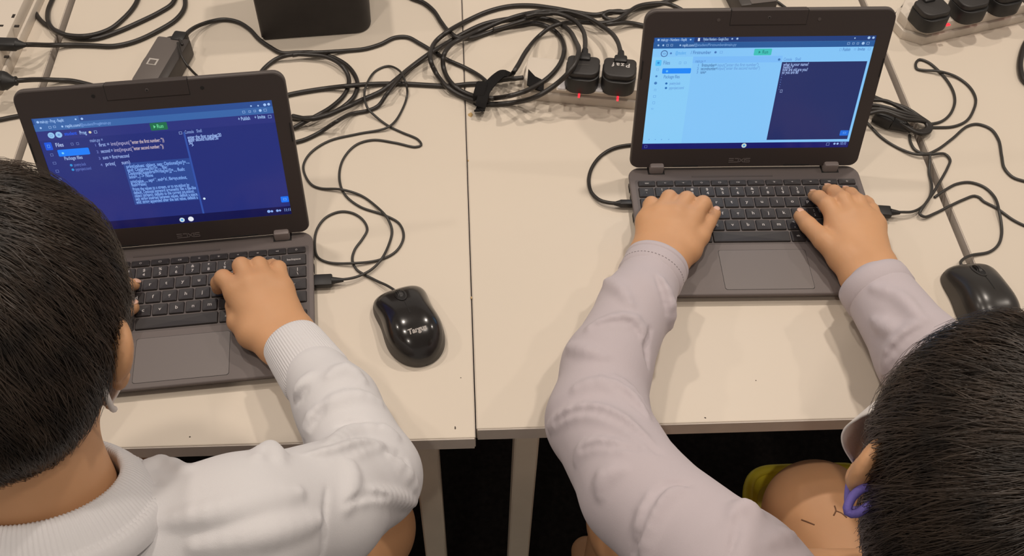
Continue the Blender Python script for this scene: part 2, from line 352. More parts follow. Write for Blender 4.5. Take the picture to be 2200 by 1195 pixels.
def build_laptop(label, loc, rotz, lid_deg, ui):
    root = thing('laptop', label, 'laptop', loc, rotz, 'open dark grey laptops')
    bm = bmesh.new(); add_prism(bm, rounded_outline(BX0, BX1, BY0, BY1, (0.008, 0.008, 0.016, 0.016)), 0.0012, KZ, 0.0022, 3)
    for v in bm.verts:
        if v.co.z < 0.005: v.co.x = 0.004 + (v.co.x - 0.004) * 0.965; v.co.y = -0.06 + (v.co.y + 0.06) * 0.955      # tapered underside
    base = bm_obj('base', bm, M_DECK, root, autosmooth=40)
    for fx in (BX0 + 0.03, BX1 - 0.03):
        for fy in (BY0 + 0.02, BY1 - 0.02):
            bm = bmesh.new(); bmesh.ops.create_cone(bm, cap_ends=True, segments=12, radius1=0.006, radius2=0.005, depth=0.0015); bm_obj('rubber_foot', bm, M_BLK, base, loc=(fx, fy, 0.00075))
    # keyboard well: a recessed-looking tray with a rim line
    bm = bmesh.new(); add_prism(bm, rounded_outline(KX0 - 0.003, KX1 + 0.003, yb - 0.0108, 0.0218, 0.003), KZ - 0.0006, KZ + 0.0001)
    bm_obj('keyboard_tray', bm, M_WELL, base)
    for (x0, x1, y, d, s) in KEYS:
        k = mesh_obj('key', key_mesh(x1 - x0, d), None, root, loc=((x0 + x1) / 2, y, KZ))
        if s:
            lg = mesh_obj('legend', legend(s), None, k, loc=(0, 0, 0.0022))
    # touchpad
    bm = bmesh.new(); add_prism(bm, rounded_outline(-0.0478, 0.0560, -0.1545, -0.0945, 0.003), KZ - 0.0004, KZ + 0.00012); tp = bm_obj('touchpad_gap', bm, M_LINE, base)
    bm = bmesh.new(); add_prism(bm, rounded_outline(-0.0474, 0.0556, -0.1541, -0.0949, 0.003), KZ - 0.0004, KZ + 0.00024); bm_obj('touchpad', bm, M_PAD, root)
    # speaker slit ridge between hinges
    bm = bmesh.new(); add_box(bm, -0.062, 0.040, 0.0262, 0.0285, KZ - 0.001, KZ + 0.0006, 0.0003, 1); bm_obj('deck_ridge', bm, M_WELL, base)
    # ports along both sides
    for sx, ys in ((BX0, (-0.035, -0.005, 0.015)), (BX1, (-0.035, -0.01, 0.012))):
        for py in ys:
            bm = bmesh.new(); add_box(bm, sx - 0.0003, sx + 0.0003, py - 0.006, py + 0.006, 0.005, 0.010); bm_obj('port', bm, M_LINE, base)
    # hinges
    a = math.radians(lid_deg); ey = Vector((0, -math.cos(a), math.sin(a))); en = Vector((0, -math.sin(a), -math.cos(a)))   # en: screen normal towards the user
    # local lid frame: X across, Y up along the lid, Z out of the screen
    LM = Matrix(((1, 0, 0, 0), (0, ey.y, -en.y, HY), (0, ey.z, -en.z, KZ), (0, 0, 0, 1)))
    # keep right-handed: Z = X x Y
    zx = Vector((1, 0, 0)).cross(ey)
    LM = Matrix(((1, 0, 0, 0), (0, ey.y, zx.y, HY), (0, ey.z, zx.z, KZ), (0, 0, 0, 1)))
    for hx0, hx1 in ((-0.1150, -0.0972), (0.1045, 0.1230)):
        bm = bmesh.new(); add_box(bm, hx0, hx1, 0.0330, 0.0470, KZ - 0.008, KZ + 0.0115, 0.0026, 2); h = bm_obj('hinge', bm, M_HINGE, root, autosmooth=40)
        bm = bmesh.new(); add_box(bm, hx0 - 0.0016, hx1 + 0.0016, 0.0318, 0.0462, KZ - 0.0006, KZ + 0.0003, 0.0002, 1); bm_obj('hinge_slot', bm, M_LINE, h)
    lid = bpy.data.objects.new('lid', None)
    # lid shell (dark bezel in front, lighter rim)
    bm = bmesh.new(); add_prism(bm, rounded_outline(-0.1400, 0.1475, 0.0052, 0.2070, (0.010, 0.010, 0.013, 0.013)), -0.0085, -0.0016, 0.0014, 3)
    me = bpy.data.meshes.new('lid'); bmesh.ops.recalc_face_normals(bm, faces=bm.faces); bm.to_mesh(me); bm.free()
    bpy.data.objects.remove(lid)
    lid = mesh_obj('lid', me, M_RIM, root); lid.matrix_local = LM
    me.polygons.foreach_set('use_smooth', np.ones(len(me.polygons), dtype=bool)); me.set_sharp_from_angle(angle=math.radians(40))
    bm = bmesh.new()
    # bezel as a frame: outer outline and display hole
    ox0, ox1, oy0, oy1 = -0.1388, 0.1463, 0.0062, 0.2058
    ix0, ix1, iy0, iy1 = DX - DW / 2, DX + DW / 2, S0, S0 + DH
    out = rounded_outline(ox0, ox1, oy0, oy1, (0.010, 0.010, 0.0125, 0.0125)); n = len(out)
    inn = []
    for p in out:   # project outline onto the hole rectangle
        inn.append((min(max(p[0], ix0), ix1), min(max(p[1], iy0), iy1)))
    q = n // 4
    for c, (hx, hy) in enumerate(((ix0, iy0), (ix1, iy0), (ix1, iy1), (ix0, iy1))):
        for k in range(c * q, (c + 1) * q): inn[k] = (hx, hy)
    lv = [bm.verts.new((p[0], p[1], 0.0004)) for p in out]; lo = [bm.verts.new((p[0], p[1], -0.0022)) for p in out]
    corner = [bm.verts.new((hx, hy, 0.0004)) for hx, hy in ((ix0, iy0), (ix1, iy0), (ix1, iy1), (ix0, iy1))]; cl = [bm.verts.new((hx, hy, -0.0016)) for hx, hy in ((ix0, iy0), (ix1, iy0), (ix1, iy1), (ix0, iy1))]
    for i in range(n):
        j = (i + 1) % n; ci, cj = corner[i // q], corner[j // q]
        bm.faces.new((lv[i], lv[j], cj, ci) if ci is not cj else (lv[i], lv[j], ci)); bm.faces.new((lo[i], lo[j], lv[j], lv[i]))
    for c in range(4): bm.faces.new((corner[c], corner[(c + 1) % 4], cl[(c + 1) % 4], cl[c]))
    bz = bm_obj('bezel', bm, M_BEZ, root); bz.matrix_local = LM
    # camera bar, its groove, its lens, screw caps, rubber bumpers
    bm = bmesh.new(); add_box(bm, -0.0432, 0.0455, 0.1890, 0.2072, -0.006, 0.0006, 0.0005, 1); g = bm_obj('camera_bar_groove', bm, M_LINE, bz)
    bm = bmesh.new(); add_box(bm, -0.0425, 0.0448, 0.1898, 0.2074, -0.0084, 0.0012, 0.0010, 2); cb = bm_obj('camera_bar', bm, M_BEZ, root); cb.matrix_local = LM
    bm = bmesh.new(); bmesh.ops.create_cone(bm, cap_ends=True, segments=20, radius1=0.0022, radius2=0.0018, depth=0.0008); bm_obj('lens_ring', bm, M_RIM, cb, loc=(0.0012, 0.1985, 0.0014))
    bm = bmesh.new(); bmesh.ops.create_cone(bm, cap_ends=True, segments=16, radius1=0.0011, radius2=0.0010, depth=0.0010); bm_obj('lens', bm, M_LINE, cb, loc=(0.0012, 0.1985, 0.0015))
    for sx in (-0.0560, 0.0590):
        bm = bmesh.new(); bmesh.ops.create_cone(bm, cap_ends=True, segments=16, radius1=0.0022, radius2=0.0019, depth=0.0008); bm_obj('screw_cap', bm, M_LINE if ui == 'dark' else M_RIM, bz, loc=(sx, 0.1960, 0.0005))
    for bx in (-0.0700, 0.0700):
        bm = bmesh.new(); add_box(bm, bx - 0.016, bx + 0.016, 0.0072, 0.0086, 0.0002, 0.0011, 0.0002, 1); bm_obj('rubber_bumper', bm, M_LINE, bz)
    for sx in (-0.1375, 0.1450):
        bm = bmesh.new(); add_box(bm, sx - 0.0007, sx + 0.0007, 0.125, 0.148, 0.0002, 0.0011, 0.0002, 1); bm_obj('rubber_bumper', bm, M_LINE, bz)
    # emblem under the display: EDXIS in squared-off outline strokes
    lgm = bmesh.new(); h = 0.0058; t = 0.0009; x = -0.0165 if ui == 'light' else -0.0080; y = 0.0122
    def bar(x0, x1, y0, y1): add_box(lgm, x0, x1, y0, y1, 0.0003, 0.0009)
    def diag(xa, ya, xb, yb2, w):
        L = math.hypot(xb - xa, yb2 - ya); mt = Matrix.Translation(((xa + xb) / 2, (ya + yb2) / 2, 0)) @ Matrix.Rotation(math.atan2(yb2 - ya, xb - xa), 4, 'Z'); add_box(lgm, -L / 2, L / 2, -w / 2, w / 2, 0.0003, 0.0009, mtx=mt)
    w = 0.0062; gp = 0.0002
    for yy in (0, (h - t) / 2, h - t): bar(x, x + w, y + yy, y + yy + t)                             # E
    x += w + gp; bar(x, x + w, y, y + t); bar(x + w * 0.15, x + w, y + h - t, y + h); bar(x + w - t, x + w, y, y + h)   # D
    x += w + gp; diag(x + 0.0004, y + 0.0003, x + w - 0.0004, y + h - 0.0003, t); diag(x + 0.0004, y + h - 0.0003, x + w - 0.0004, y + 0.0003, t)  # X
    x += w + gp; bar(x, x + t * 1.2, y, y + h)                                                         # I
    x += t * 1.2 + 0.0004
    for yy in (0, (h - t) / 2, h - t): bar(x, x + w, y + yy, y + yy + t)
    bar(x, x + t, y + (h - t) / 2, y + h); bar(x + w - t, x + w, y, y + (h + t) / 2)                  # S
    bm_obj('maker_emblem', lgm, M_LOGO, bz)
    # display panel and what it shows
    bm = bmesh.new(); add_box(bm, ix0 - 0.0005, ix1 + 0.0005, iy0 - 0.0005, iy1 + 0.0005, -0.0014, -0.0006)
    scr = bm_obj('screen', bm, glow('panel_dark', s2l(36, 47, 122), 1.0) if ui == 'dark' else glow('panel_light', s2l(136, 203, 255), 1.0), root); scr.matrix_local = LM
    ZC = [0.0]
    def X(u): return ix0 + u * DW
    def Y(v): return iy1 - v * DH
    def R_(name, u0, u1, v0, v1, col, s=1.0, lvl=1, rad=0.0):
        bm = bmesh.new(); z = -0.0006 + 0.00012 * lvl
        if rad:
            vs = [bm.verts.new((p[0], p[1], z)) for p in rounded_outline(X(u0), X(u1), Y(v1), Y(v0), rad, 4)]; bm.faces.new(vs)
        else: rect(bm, X(u0), X(u1), Y(v1), Y(v0), z)
        return bm_obj(name, bm, glow('px_%d_%d_%d' % col, s2l(*col), s), scr)
    def T_(name, lines, col, size, s=1.0, lvl=2, bold=0.00006, maxw=None):
        """lines: (u, v, string[, end u]); every line is squeezed to end where the photo's does."""
        bm = bmesh.new()
        for ln in lines:
            u, v, st = ln[:3]; me = text_mesh(st, size, 'LEFT', bold=bold).copy()
            if len(ln) > 3:
                xs = [vv.co.x for vv in me.vertices]; wd = max(xs) - min(xs); me.transform(Matrix.Scale((ln[3] - u) * DW / max(wd, 1e-6), 4, (1, 0, 0)))
            me.transform(Matrix.Translation((X(u), Y(v), -0.0006 + 0.00012 * lvl))); bm.from_mesh(me); bpy.data.meshes.remove(me)
        return bm_obj(name, bm, glow('px_%d_%d_%d' % col, s2l(*col), s), scr)
    def dots(name, pts, col, lvl=2):
        bm = bmesh.new()
        for u, v, r in pts: ngon(bm, X(u), Y(v), r, -0.0006 + 0.00012 * lvl)
        return bm_obj(name, bm, glow('px_%d_%d_%d' % col, s2l(*col)), scr)
    def boxes(name, pts, col, lvl=2, t=0.0003):
        bm = bmesh.new()
        for u, v, a, b in pts:
            z = -0.0006 + 0.00012 * lvl; x_, y_ = X(u), Y(v)
            rect(bm, x_ - a, x_ + a, y_ - b, y_ - b + t, z); rect(bm, x_ - a, x_ + a, y_ + b - t, y_ + b, z); rect(bm, x_ - a, x_ - a + t, y_ - b, y_ + b, z); rect(bm, x_ + a - t, x_ + a, y_ - b, y_ + b, z)
        return bm_obj(name, bm, glow('px_%d_%d_%d' % col, s2l(*col)), scr)
    if ui == 'dark':
        R_('tab_strip', 0, 1, 0, 0.052, (44, 80, 150)); R_('browser_tab', 0.008, 0.192, 0.008, 0.052, (58, 104, 172), lvl=2); R_('address_bar', 0, 1, 0.052, 0.108, (58, 104, 172), lvl=2)
        R_('header_bar', 0, 1, 0.108, 0.185, (44, 52, 128)); R_('status_shelf', 0, 1, 0.925, 1, (16, 20, 78))
        txt = (170, 205, 255)
        T_('tab_title', [(0.030, 0.032, 'main.py - Prog - Replit', 0.128), (0.126, 0.081, 'replit.com/', 0.19)], txt, 0.0050, lvl=3)
        T_('address_text', [(0.19, 0.081, '@student/Prog#main.py', 0.316)], (120, 160, 225), 0.0046, lvl=3)
        dots('browser_icons', [(0.022, 0.032, 0.0014), (0.178, 0.032, 0.0010), (0.204, 0.032, 0.0013), (0.026, 0.080, 0.0011), (0.115, 0.081, 0.0011), (0.968, 0.035, 0.0016), (0.985, 0.033, 0.0015), (0.91, 0.036, 0.0009), (0.940, 0.038, 0.0009), (0.945, 0.078, 0.0016)], txt, 3)
        boxes('browser_frames', [(0.064, 0.080, 0.0014, 0.0013), (0.083, 0.079, 0.0013, 0.0012), (0.875, 0.080, 0.0014, 0.0014), (0.90, 0.080, 0.0012, 0.0012), (0.922, 0.079, 0.0012, 0.0012), (0.966, 0.078, 0.0016, 0.0015), (0.98, 0.134, 0.0017, 0.0018)], txt, 3)
        dots('avatar_dots', [(0.058, 0.146, 0.0036), (0.090, 0.145, 0.0036)], (150, 200, 245), 3); boxes('avatar_marks', [(0.058, 0.146, 0.0014, 0.0013)], (80, 120, 200), 4); dots('avatar_core', [(0.090, 0.145, 0.0012)], (110, 150, 220), 4)
        T_('project_name', [(0.113, 0.143, 'student', 0.165)], (40, 90, 230), 0.0056, lvl=3, bold=0.00015)
        T_('project_title', [(0.176, 0.144, 'Prog', 0.204)], txt, 0.0062, lvl=3); dots('project_dot', [(0.220, 0.145, 0.0015)], (220, 210, 180), 3); boxes('project_icon', [(0.243, 0.146, 0.0015, 0.0016)], txt, 3)
        R_('run_button', 0.473, 0.545, 0.110, 0.172, (34, 112, 78), lvl=3, rad=0.0012); T_('run_text', [(0.500, 0.141, 'Run', 0.527)], (110, 225, 160), 0.0066, lvl=4)
        bm = bmesh.new(); bm.faces.new([bm.verts.new(p) for p in ((X(0.487), Y(0.155), 0.0), (X(0.496), Y(0.141), 0.0), (X(0.487), Y(0.127), 0.0))]); bm_obj('run_arrow', bm, glow('px_110_225_160', s2l(110, 225, 160)), scr)
        T_('header_buttons', [(0.845, 0.134, '+ Publish', 0.895), (0.915, 0.131, '+ Invite', 0.96)], txt, 0.0062, lvl=3)
        R_('file_icon_tile', 0.018, 0.048, 0.200, 0.265, (22, 88, 228), lvl=3, rad=0.001); boxes('file_icon', [(0.033, 0.232, 0.0014, 0.0018)], (120, 190, 255), 4)
        T_('files_heading', [(0.062, 0.229, 'Files', 0.094)], (190, 210, 255), 0.0068, lvl=3)
        boxes('side_icons', [(0.132, 0.229, 0.0013, 0.0015), (0.155, 0.229, 0.0013, 0.0015), (0.034, 0.305, 0.0015, 0.0015), (0.034, 0.375, 0.0017, 0.0014), (0.034, 0.445, 0.0016, 0.0016), (0.034, 0.515, 0.0014, 0.0014)], (130, 150, 215), 3)
        R_('selected_file', 0.062, 0.194, 0.268, 0.325, (18, 128, 255), lvl=3, rad=0.0012); dots('selected_dot', [(0.082, 0.298, 0.0013)], (120, 210, 255), 4)
        T_('package_heading', [(0.080, 0.345, 'Package files', 0.156)], (170, 195, 245), 0.0060, lvl=3)
        dots('package_dots', [(0.100, 0.404, 0.0015), (0.101, 0.443, 0.0015)], (50, 150, 225), 3); T_('package_names', [(0.112, 0.404, 'poetry.lock', 0.162), (0.112, 0.443, 'pyproject.toml', 0.178)], (100, 120, 200), 0.0052, lvl=3)
        T_('file_tab', [(0.208, 0.214, 'main.py ×', 0.262)], (140, 165, 225), 0.0056, lvl=3)
        T_('line_numbers', [(0.222, 0.255 + 0.056 * k, str(k + 1)) for k in range(4)], (110, 125, 200), 0.0046, lvl=3)
        T_('code_text', [(0.240, 0.255, 'first =', 0.284), (0.240, 0.309, 'second =', 0.290), (0.240, 0.364, 'sum = first+second', 0.352), (0.243, 0.420, 'print(', 0.285), (0.312, 0.418, 'sum)', 0.348)], (165, 190, 250), 0.0062, lvl=3)
        T_('code_calls', [(0.290, 0.255, 'int(input(', 0.370), (0.296, 0.309, 'int(input(', 0.372)], (175, 170, 210), 0.0062, lvl=3)
        T_('code_strings', [(0.375, 0.255, '"enter the first number: "))', 0.515), (0.376, 0.308, '"enter second number: "))', 0.506)], (215, 195, 205), 0.0062, lvl=3)
        R_('hint_popup', 0.318, 0.606, 0.425, 0.795, (46, 74, 150), lvl=2)
        T_('hint_text', [(0.327, 0.456, 'print(values: object, sep: Optional[str]=..., ', 0.598), (0.327, 0.486, 'end: Optional[str]=..., file:', 0.50), (0.327, 0.516, 'Optional[SupportsWrite[str]]=..., flush:', 0.572), (0.327, 0.546, 'bool=...) -> None', 0.430), (0.327, 0.588, "print(value, ..., sep=' ', end='\\n', file=sys.stdout,", 0.572), (0.327, 0.617, 'flush=False)', 0.392), (0.327, 0.656, 'Prints the values to a stream, or to sys.stdout by', 0.575), (0.327, 0.686, 'default. Optional keyword arguments: file: a file-like', 0.600), (0.327, 0.715, 'object (stream); defaults to the current sys.stdout.', 0.590), (0.327, 0.744, 'sep: string inserted between values, default a space.', 0.602), (0.327, 0.773, 'end: string appended after the last value, default a', 0.598)], (135, 178, 250), 0.0060, lvl=4, bold=0.00012)
        R_('pane_divider', 0.603, 0.611, 0.205, 0.925, (52, 84, 172), lvl=3)
        T_('console_tabs', [(0.610, 0.207, 'Console', 0.648), (0.660, 0.205, 'Shell', 0.682)], (140, 165, 225), 0.0054, lvl=3); boxes('console_icon', [(0.592, 0.209, 0.0016, 0.0016)], (170, 195, 245), 4)
        T_('console_text', [(0.616, 0.253, 'enter the first number:20', 0.760), (0.616, 0.275, 'enter second number:30', 0.745), (0.616, 0.297, '50', 0.632), (0.626, 0.320, '>', 0.634)], (165, 195, 255), 0.0062, lvl=3, bold=0.0001)
        R_('chat_button', 0.963, 0.998, 0.832, 0.886, (20, 118, 250), lvl=3, rad=0.001); boxes('chat_icon', [(0.981, 0.858, 0.0018, 0.0013)], (140, 200, 255), 4)
        dots('pointer', [(0.626, 0.790, 0.0014)], (215, 235, 255), 5)
        dots('shelf_ring', [(0.505, 0.968, 0.0030)], (205, 225, 235), 3); dots('shelf_core', [(0.505, 0.968, 0.0014)], (70, 170, 240), 4); dots('shelf_app', [(0.545, 0.966, 0.0032)], (235, 240, 250), 3)
        dots('tray_icons', [(0.899, 0.958, 0.0019), (0.913, 0.959, 0.0015), (0.938, 0.958, 0.0016), (0.950, 0.958, 0.0013)], (140, 180, 250), 3); T_('tray_clock', [(0.968, 0.958, '11:11', 0.995)], (150, 185, 250), 0.0056, lvl=3)
    else:
        R_('tab_strip', 0, 1, 0, 0.045, (30, 62, 125)); R_('browser_tab', 0.004, 0.182, 0.004, 0.045, (38, 92, 165), lvl=2); R_('address_bar', 0, 1, 0.045, 0.094, (38, 92, 158), lvl=2)
        txt = (170, 205, 245)
        T_('tab_title', [(0.032, 0.021, 'main.py - Numbers - Replit', 0.148), (0.222, 0.020, 'Python Numbers - Google Docs', 0.335), (0.131, 0.068, 'replit.com/', 0.185)], txt, 0.0048, lvl=3)
        T_('address_text', [(0.185, 0.067, '@student/Firstnumber#main.py', 0.375)], (115, 160, 215), 0.0046, lvl=3)
        dots('browser_icons', [(0.021, 0.021, 0.0013), (0.165, 0.021, 0.0010), (0.352, 0.018, 0.0010), (0.375, 0.017, 0.0012), (0.023, 0.066, 0.0011), (0.045, 0.066, 0.0011), (0.122, 0.067, 0.0010), (0.905, 0.022, 0.0008), (0.968, 0.020, 0.0016), (0.988, 0.020, 0.0014), (0.948, 0.066, 0.0017)], txt, 3)
        bm_ = R_('document_icon', 0.198, 0.207, 0.008, 0.034, (215, 225, 245), lvl=3)
        boxes('browser_frames', [(0.064, 0.066, 0.0013, 0.0013), (0.083, 0.066, 0.0013, 0.0013), (0.882, 0.066, 0.0014, 0.0014), (0.904, 0.066, 0.0012, 0.0012), (0.924, 0.066, 0.0012, 0.0012), (0.970, 0.066, 0.0016, 0.0015)], txt, 3)
        R_('side_panel', 0, 0.188, 0.165, 0.945, (141, 210, 255), lvl=1); R_('tab_row', 0.188, 0.596, 0.165, 0.220, (126, 193, 255), lvl=1)
        dk = (70, 120, 190)
        dots('logo_ring', [(0.054, 0.136, 0.0042)], (70, 110, 165), 3); dots('logo_disc', [(0.054, 0.136, 0.0032)], (136, 203, 255), 4); boxes('logo_mark', [(0.054, 0.136, 0.0014, 0.0009)], (70, 110, 165), 5)
        T_('project_name', [(0.104, 0.132, '@student', 0.152)], (85, 170, 240), 0.0058, lvl=3); T_('project_title', [(0.174, 0.130, '/ Firstnumber', 0.266)], dk, 0.0058, lvl=3); dots('project_dots', [(0.084, 0.134, 0.0012), (0.286, 0.129, 0.0014)], dk, 3); boxes('project_icon', [(0.312, 0.129, 0.0016, 0.0014)], (95, 150, 220), 3)
        R_('run_button', 0.461, 0.541, 0.103, 0.158, (64, 198, 190), lvl=3, rad=0.0010); T_('run_text', [(0.498, 0.131, 'Run', 0.524)], (30, 130, 130), 0.0062, lvl=4)
        bm = bmesh.new(); bm.faces.new([bm.verts.new(p) for p in ((X(0.482), Y(0.143), 0.0), (X(0.491), Y(0.131), 0.0), (X(0.482), Y(0.119), 0.0))]); bm_obj('run_arrow', bm, glow('px_30_130_130', s2l(30, 130, 130)), scr)
        T_('header_buttons', [(0.862, 0.117, 'Publish', 0.896), (0.930, 0.115, 'Invite', 0.962)], dk, 0.0056, lvl=3); boxes('header_icons', [(0.852, 0.118, 0.0012, 0.0014), (0.918, 0.116, 0.0011, 0.0011), (0.982, 0.114, 0.0014, 0.0016)], (95, 150, 220), 3)
        R_('file_icon_tile', 0.019, 0.046, 0.190, 0.240, (85, 196, 255), lvl=3, rad=0.001); dots('file_icon', [(0.032, 0.214, 0.0014)], (50, 140, 220), 4)
        T_('files_heading', [(0.054, 0.215, 'Files', 0.084)], (90, 140, 200), 0.0066, lvl=3)
        boxes('side_icons', [(0.131, 0.216, 0.0012, 0.0015), (0.155, 0.216, 0.0014, 0.0013), (0.032, 0.272, 0.0013, 0.0014), (0.032, 0.450, 0.0012, 0.0012), (0.032, 0.508, 0.0016, 0.0014), (0.032, 0.565, 0.0014, 0.0016), (0.028, 0.620, 0.0012, 0.0008)], (95, 155, 225), 3)
        dots('side_marks', [(0.030, 0.330, 0.0013), (0.030, 0.390, 0.0018)], (70, 130, 195), 3)
        R_('selected_file', 0.054, 0.186, 0.262, 0.308, (32, 140, 255), lvl=3, rad=0.0012); dots('selected_dot', [(0.076, 0.287, 0.0013)], (110, 200, 255), 4)
        T_('package_heading', [(0.064, 0.336, 'Package files', 0.137)], (85, 140, 205), 0.0060, lvl=3)
        dots('package_dots', [(0.080, 0.394, 0.0014), (0.081, 0.434, 0.0014)], (40, 110, 185), 3); T_('package_names', [(0.095, 0.394, 'poetry.lock', 0.145), (0.095, 0.434, 'pyproject.toml', 0.163)], (105, 160, 225), 0.0052, lvl=3)
        T_('file_tab', [(0.200, 0.204, 'main.py ×', 0.246)], (95, 150, 215), 0.0054, lvl=3)
        T_('line_numbers', [(0.212, 0.239 + 0.030 * k, str(k + 1)) for k in range(3)], (95, 150, 215), 0.0046, lvl=3)
        T_('code_text', [(0.232, 0.239, 'firstnumber=', 0.300), (0.230, 0.269, 'secondnumber=', 0.306), (0.230, 0.299, 'name=', 0.256)], (60, 105, 160), 0.0058, lvl=3, bold=0.00005)
        T_('code_strings', [(0.304, 0.239, 'input("enter the first number")', 0.491), (0.308, 0.268, 'input("enter the second number")', 0.500)], (100, 150, 215), 0.0056, lvl=3, bold=0.0)
        T_('console_tabs', [(0.603, 0.196, 'Console', 0.640), (0.655, 0.195, 'Shell', 0.680)], (95, 150, 220), 0.0054, lvl=3); dots('console_icon', [(0.582, 0.196, 0.0015)], (60, 120, 185), 3)
        R_('console_panel', 0.598, 0.988, 0.218, 0.922, (34, 46, 102), lvl=2)
        T_('console_text', [(0.606, 0.240, 'what is your name?', 0.722), (0.607, 0.263, 'hello f', 0.652), (0.607, 0.285, 'how are old are you?', 0.722), (0.607, 0.308, 'so you are 80', 0.682)], (165, 190, 245), 0.0058, lvl=3, bold=0.00008)
        dots('console_dots', [(0.609, 0.330 + 0.021 * k, 0.0005) for k in range(7)], (95, 125, 200), 3); boxes('console_cursor', [(0.621, 0.472, 0.0013, 0.0018)], (175, 195, 245), 3)
        R_('chat_button', 0.945, 0.986, 0.838, 0.888, (30, 110, 225), lvl=3, rad=0.001); boxes('chat_icon', [(0.967, 0.862, 0.0018, 0.0010)], (130, 195, 255), 4)
        dots('footer_marks', [(0.03, 0.905, 0.0006), (0.06, 0.907, 0.0006), (0.09, 0.907, 0.0006), (0.125, 0.907, 0.0006)], (105, 160, 225), 3)
        R_('status_shelf', 0, 1, 0.946, 1, (22, 24, 104), lvl=2)
        dots('shelf_ring', [(0.494, 0.973, 0.0031)], (205, 225, 215), 3); dots('shelf_core', [(0.494, 0.973, 0.0014)], (60, 160, 235), 4); boxes('launcher_ring', [(0.018, 0.974, 0.0017, 0.0017)], (110, 130, 200), 3)
        boxes('tray_frame', [(0.900, 0.968, 0.0019, 0.0019)], (150, 175, 235), 3); dots('tray_icons', [(0.932, 0.965, 0.0014), (0.947, 0.965, 0.0014)], (160, 190, 245), 3); T_('tray_clock', [(0.958, 0.964, '10:10', 0.985)], (130, 160, 235), 0.0056, lvl=3)
    return root
def lower(x, y):          # positions were measured at deck height 0.019; the deck stands at KZ
    k = (CAM_POS[2] - KZ) / (CAM_POS[2] - 0.019); return (CAM_POS[0] + (x - CAM_POS[0]) * k, CAM_POS[1] + (y - CAM_POS[1]) * k, 0.0)
lapR = build_laptop('open dark grey laptop with a light blue code window, under two hands', lower(0.34199, 0.32691), math.radians(-1.072), 104.79, 'light')
lapL = build_laptop('open dark grey laptop with a dark navy code window, beside the silver-lettered mouse', lower(-0.33349, 0.22419), math.radians(4.782), 106.30, 'dark')

# ------------------------------------------------------------------ cables
M_CAB = mat('black_rubber_cable', (0.020, 0.0165, 0.0145), 0.42, spec=0.5)
M_CABT = mat('thin_grey_cable', (0.032, 0.029, 0.026), 0.42, spec=0.5)
M_WHITE = mat('white_socket_plastic', (0.63, 0.56, 0.48), 0.38)
M_WSIDE = mat('white_rocker', (0.72, 0.69, 0.70), 0.3, spec=0.5)
M_LED = mat('red_neon', (0.5, 0.02, 0.03), 0.3, emit=(1.0, 0.03, 0.05), estr=1.3)
M_SLOT = mat('socket_slot', (0.020, 0.014, 0.010), 0.8)
OBST = []
LAID = []                                   # (samples, radius) of cables already lying on the table
def lay(pts, r, step=0.003):
    """Turns photo-frame measurements (u, v[, z]) into a cable lying on the table, lifted over the cables it crosses."""
    P3 = [pz(p[0], p[1], p[2] if len(p) > 2 else r) for p in pts]
    S = catmull(P3, step); n = len(S)
    need = S[:, 2].copy()
    for (Q, rq) in LAID:
        d = np.hypot(S[:, None, 0] - Q[None, :, 0], S[:, None, 1] - Q[None, :, 1]); hit = d < (r + rq) * 1.05
        z = np.where(hit, Q[None, :, 2] + rq + r, 0).max(axis=1); need = np.maximum(need, np.where(z < 0.046, z, need))
    dd = np.hypot(S[:, None, 0] - S[None, :, 0], S[:, None, 1] - S[None, :, 1]); idx = np.arange(n); far = (idx[:, None] - idx[None, :]) * step > 6 * r + 0.006
    own = np.where((dd < 2.1 * r) & far, need[None, :] + 2 * r, 0).max(axis=1); need = np.maximum(need, np.where(own < 0.046, own, need))
    for (ob, L_, W_, H_) in OBST:                        # a cable crossing a socket strip lies on top of it
        inv = np.array(ob.matrix_basis.inverted()); zt = H_ + r; kk = (CAM_POS[2] - zt) / (CAM_POS[2] - S[:, 2]); Q = np.stack([CAM_POS[0] + (S[:, 0] - CAM_POS[0]) * kk, CAM_POS[1] + (S[:, 1] - CAM_POS[1]) * kk, np.full(n, zt), np.ones(n)], 1) @ inv.T
        on = (Q[:, 0] > -.012) & (Q[:, 0] < L_ + .012) & (Q[:, 1] > -.014) & (Q[:, 1] < W_ + .010); need = np.where(on & (S[:, 2] < zt), np.maximum(need, zt), need)
    z_old = S[:, 2].copy(); k = max(2, int(0.024 / step)); w = np.hanning(2 * k + 3)[1:-1]; w /= w.sum()
    mx = need.copy()
    for s in range(1, k // 2): mx = np.maximum(mx, np.maximum(np.roll(need, s) * (np.arange(n) >= s), np.roll(need, -s) * (np.arange(n) < n - s)))
    pad = np.pad(mx, (len(w) // 2,), mode='edge'); z = np.convolve(pad, w, mode='valid')[:n]
    S[:, 2] = np.maximum(z, need); kk = (CAM_POS[2] - S[:, 2]) / (CAM_POS[2] - z_old)      # the measured line of sight is kept
    S[:, 0] = CAM_POS[0] + (S[:, 0] - CAM_POS[0]) * kk; S[:, 1] = CAM_POS[1] + (S[:, 1] - CAM_POS[1]) * kk; LAID.append((S, r)); return S
def cable(name, pts, r, m, parent=None, label=None, step=0.003, sides=8, group=None):
    S = lay(pts, r, step); o = mesh_obj(name, tube_mesh(name, S, r, sides), m, None)
    if parent is not None:
        o.parent = parent; o.matrix_parent_inverse = parent.matrix_basis.inverted()
    if label: tag(o, label, 'cable', group)
    return o, S
def adopt(o, parent):
    o.parent = parent; o.matrix_parent_inverse = parent.matrix_basis.inverted(); return o
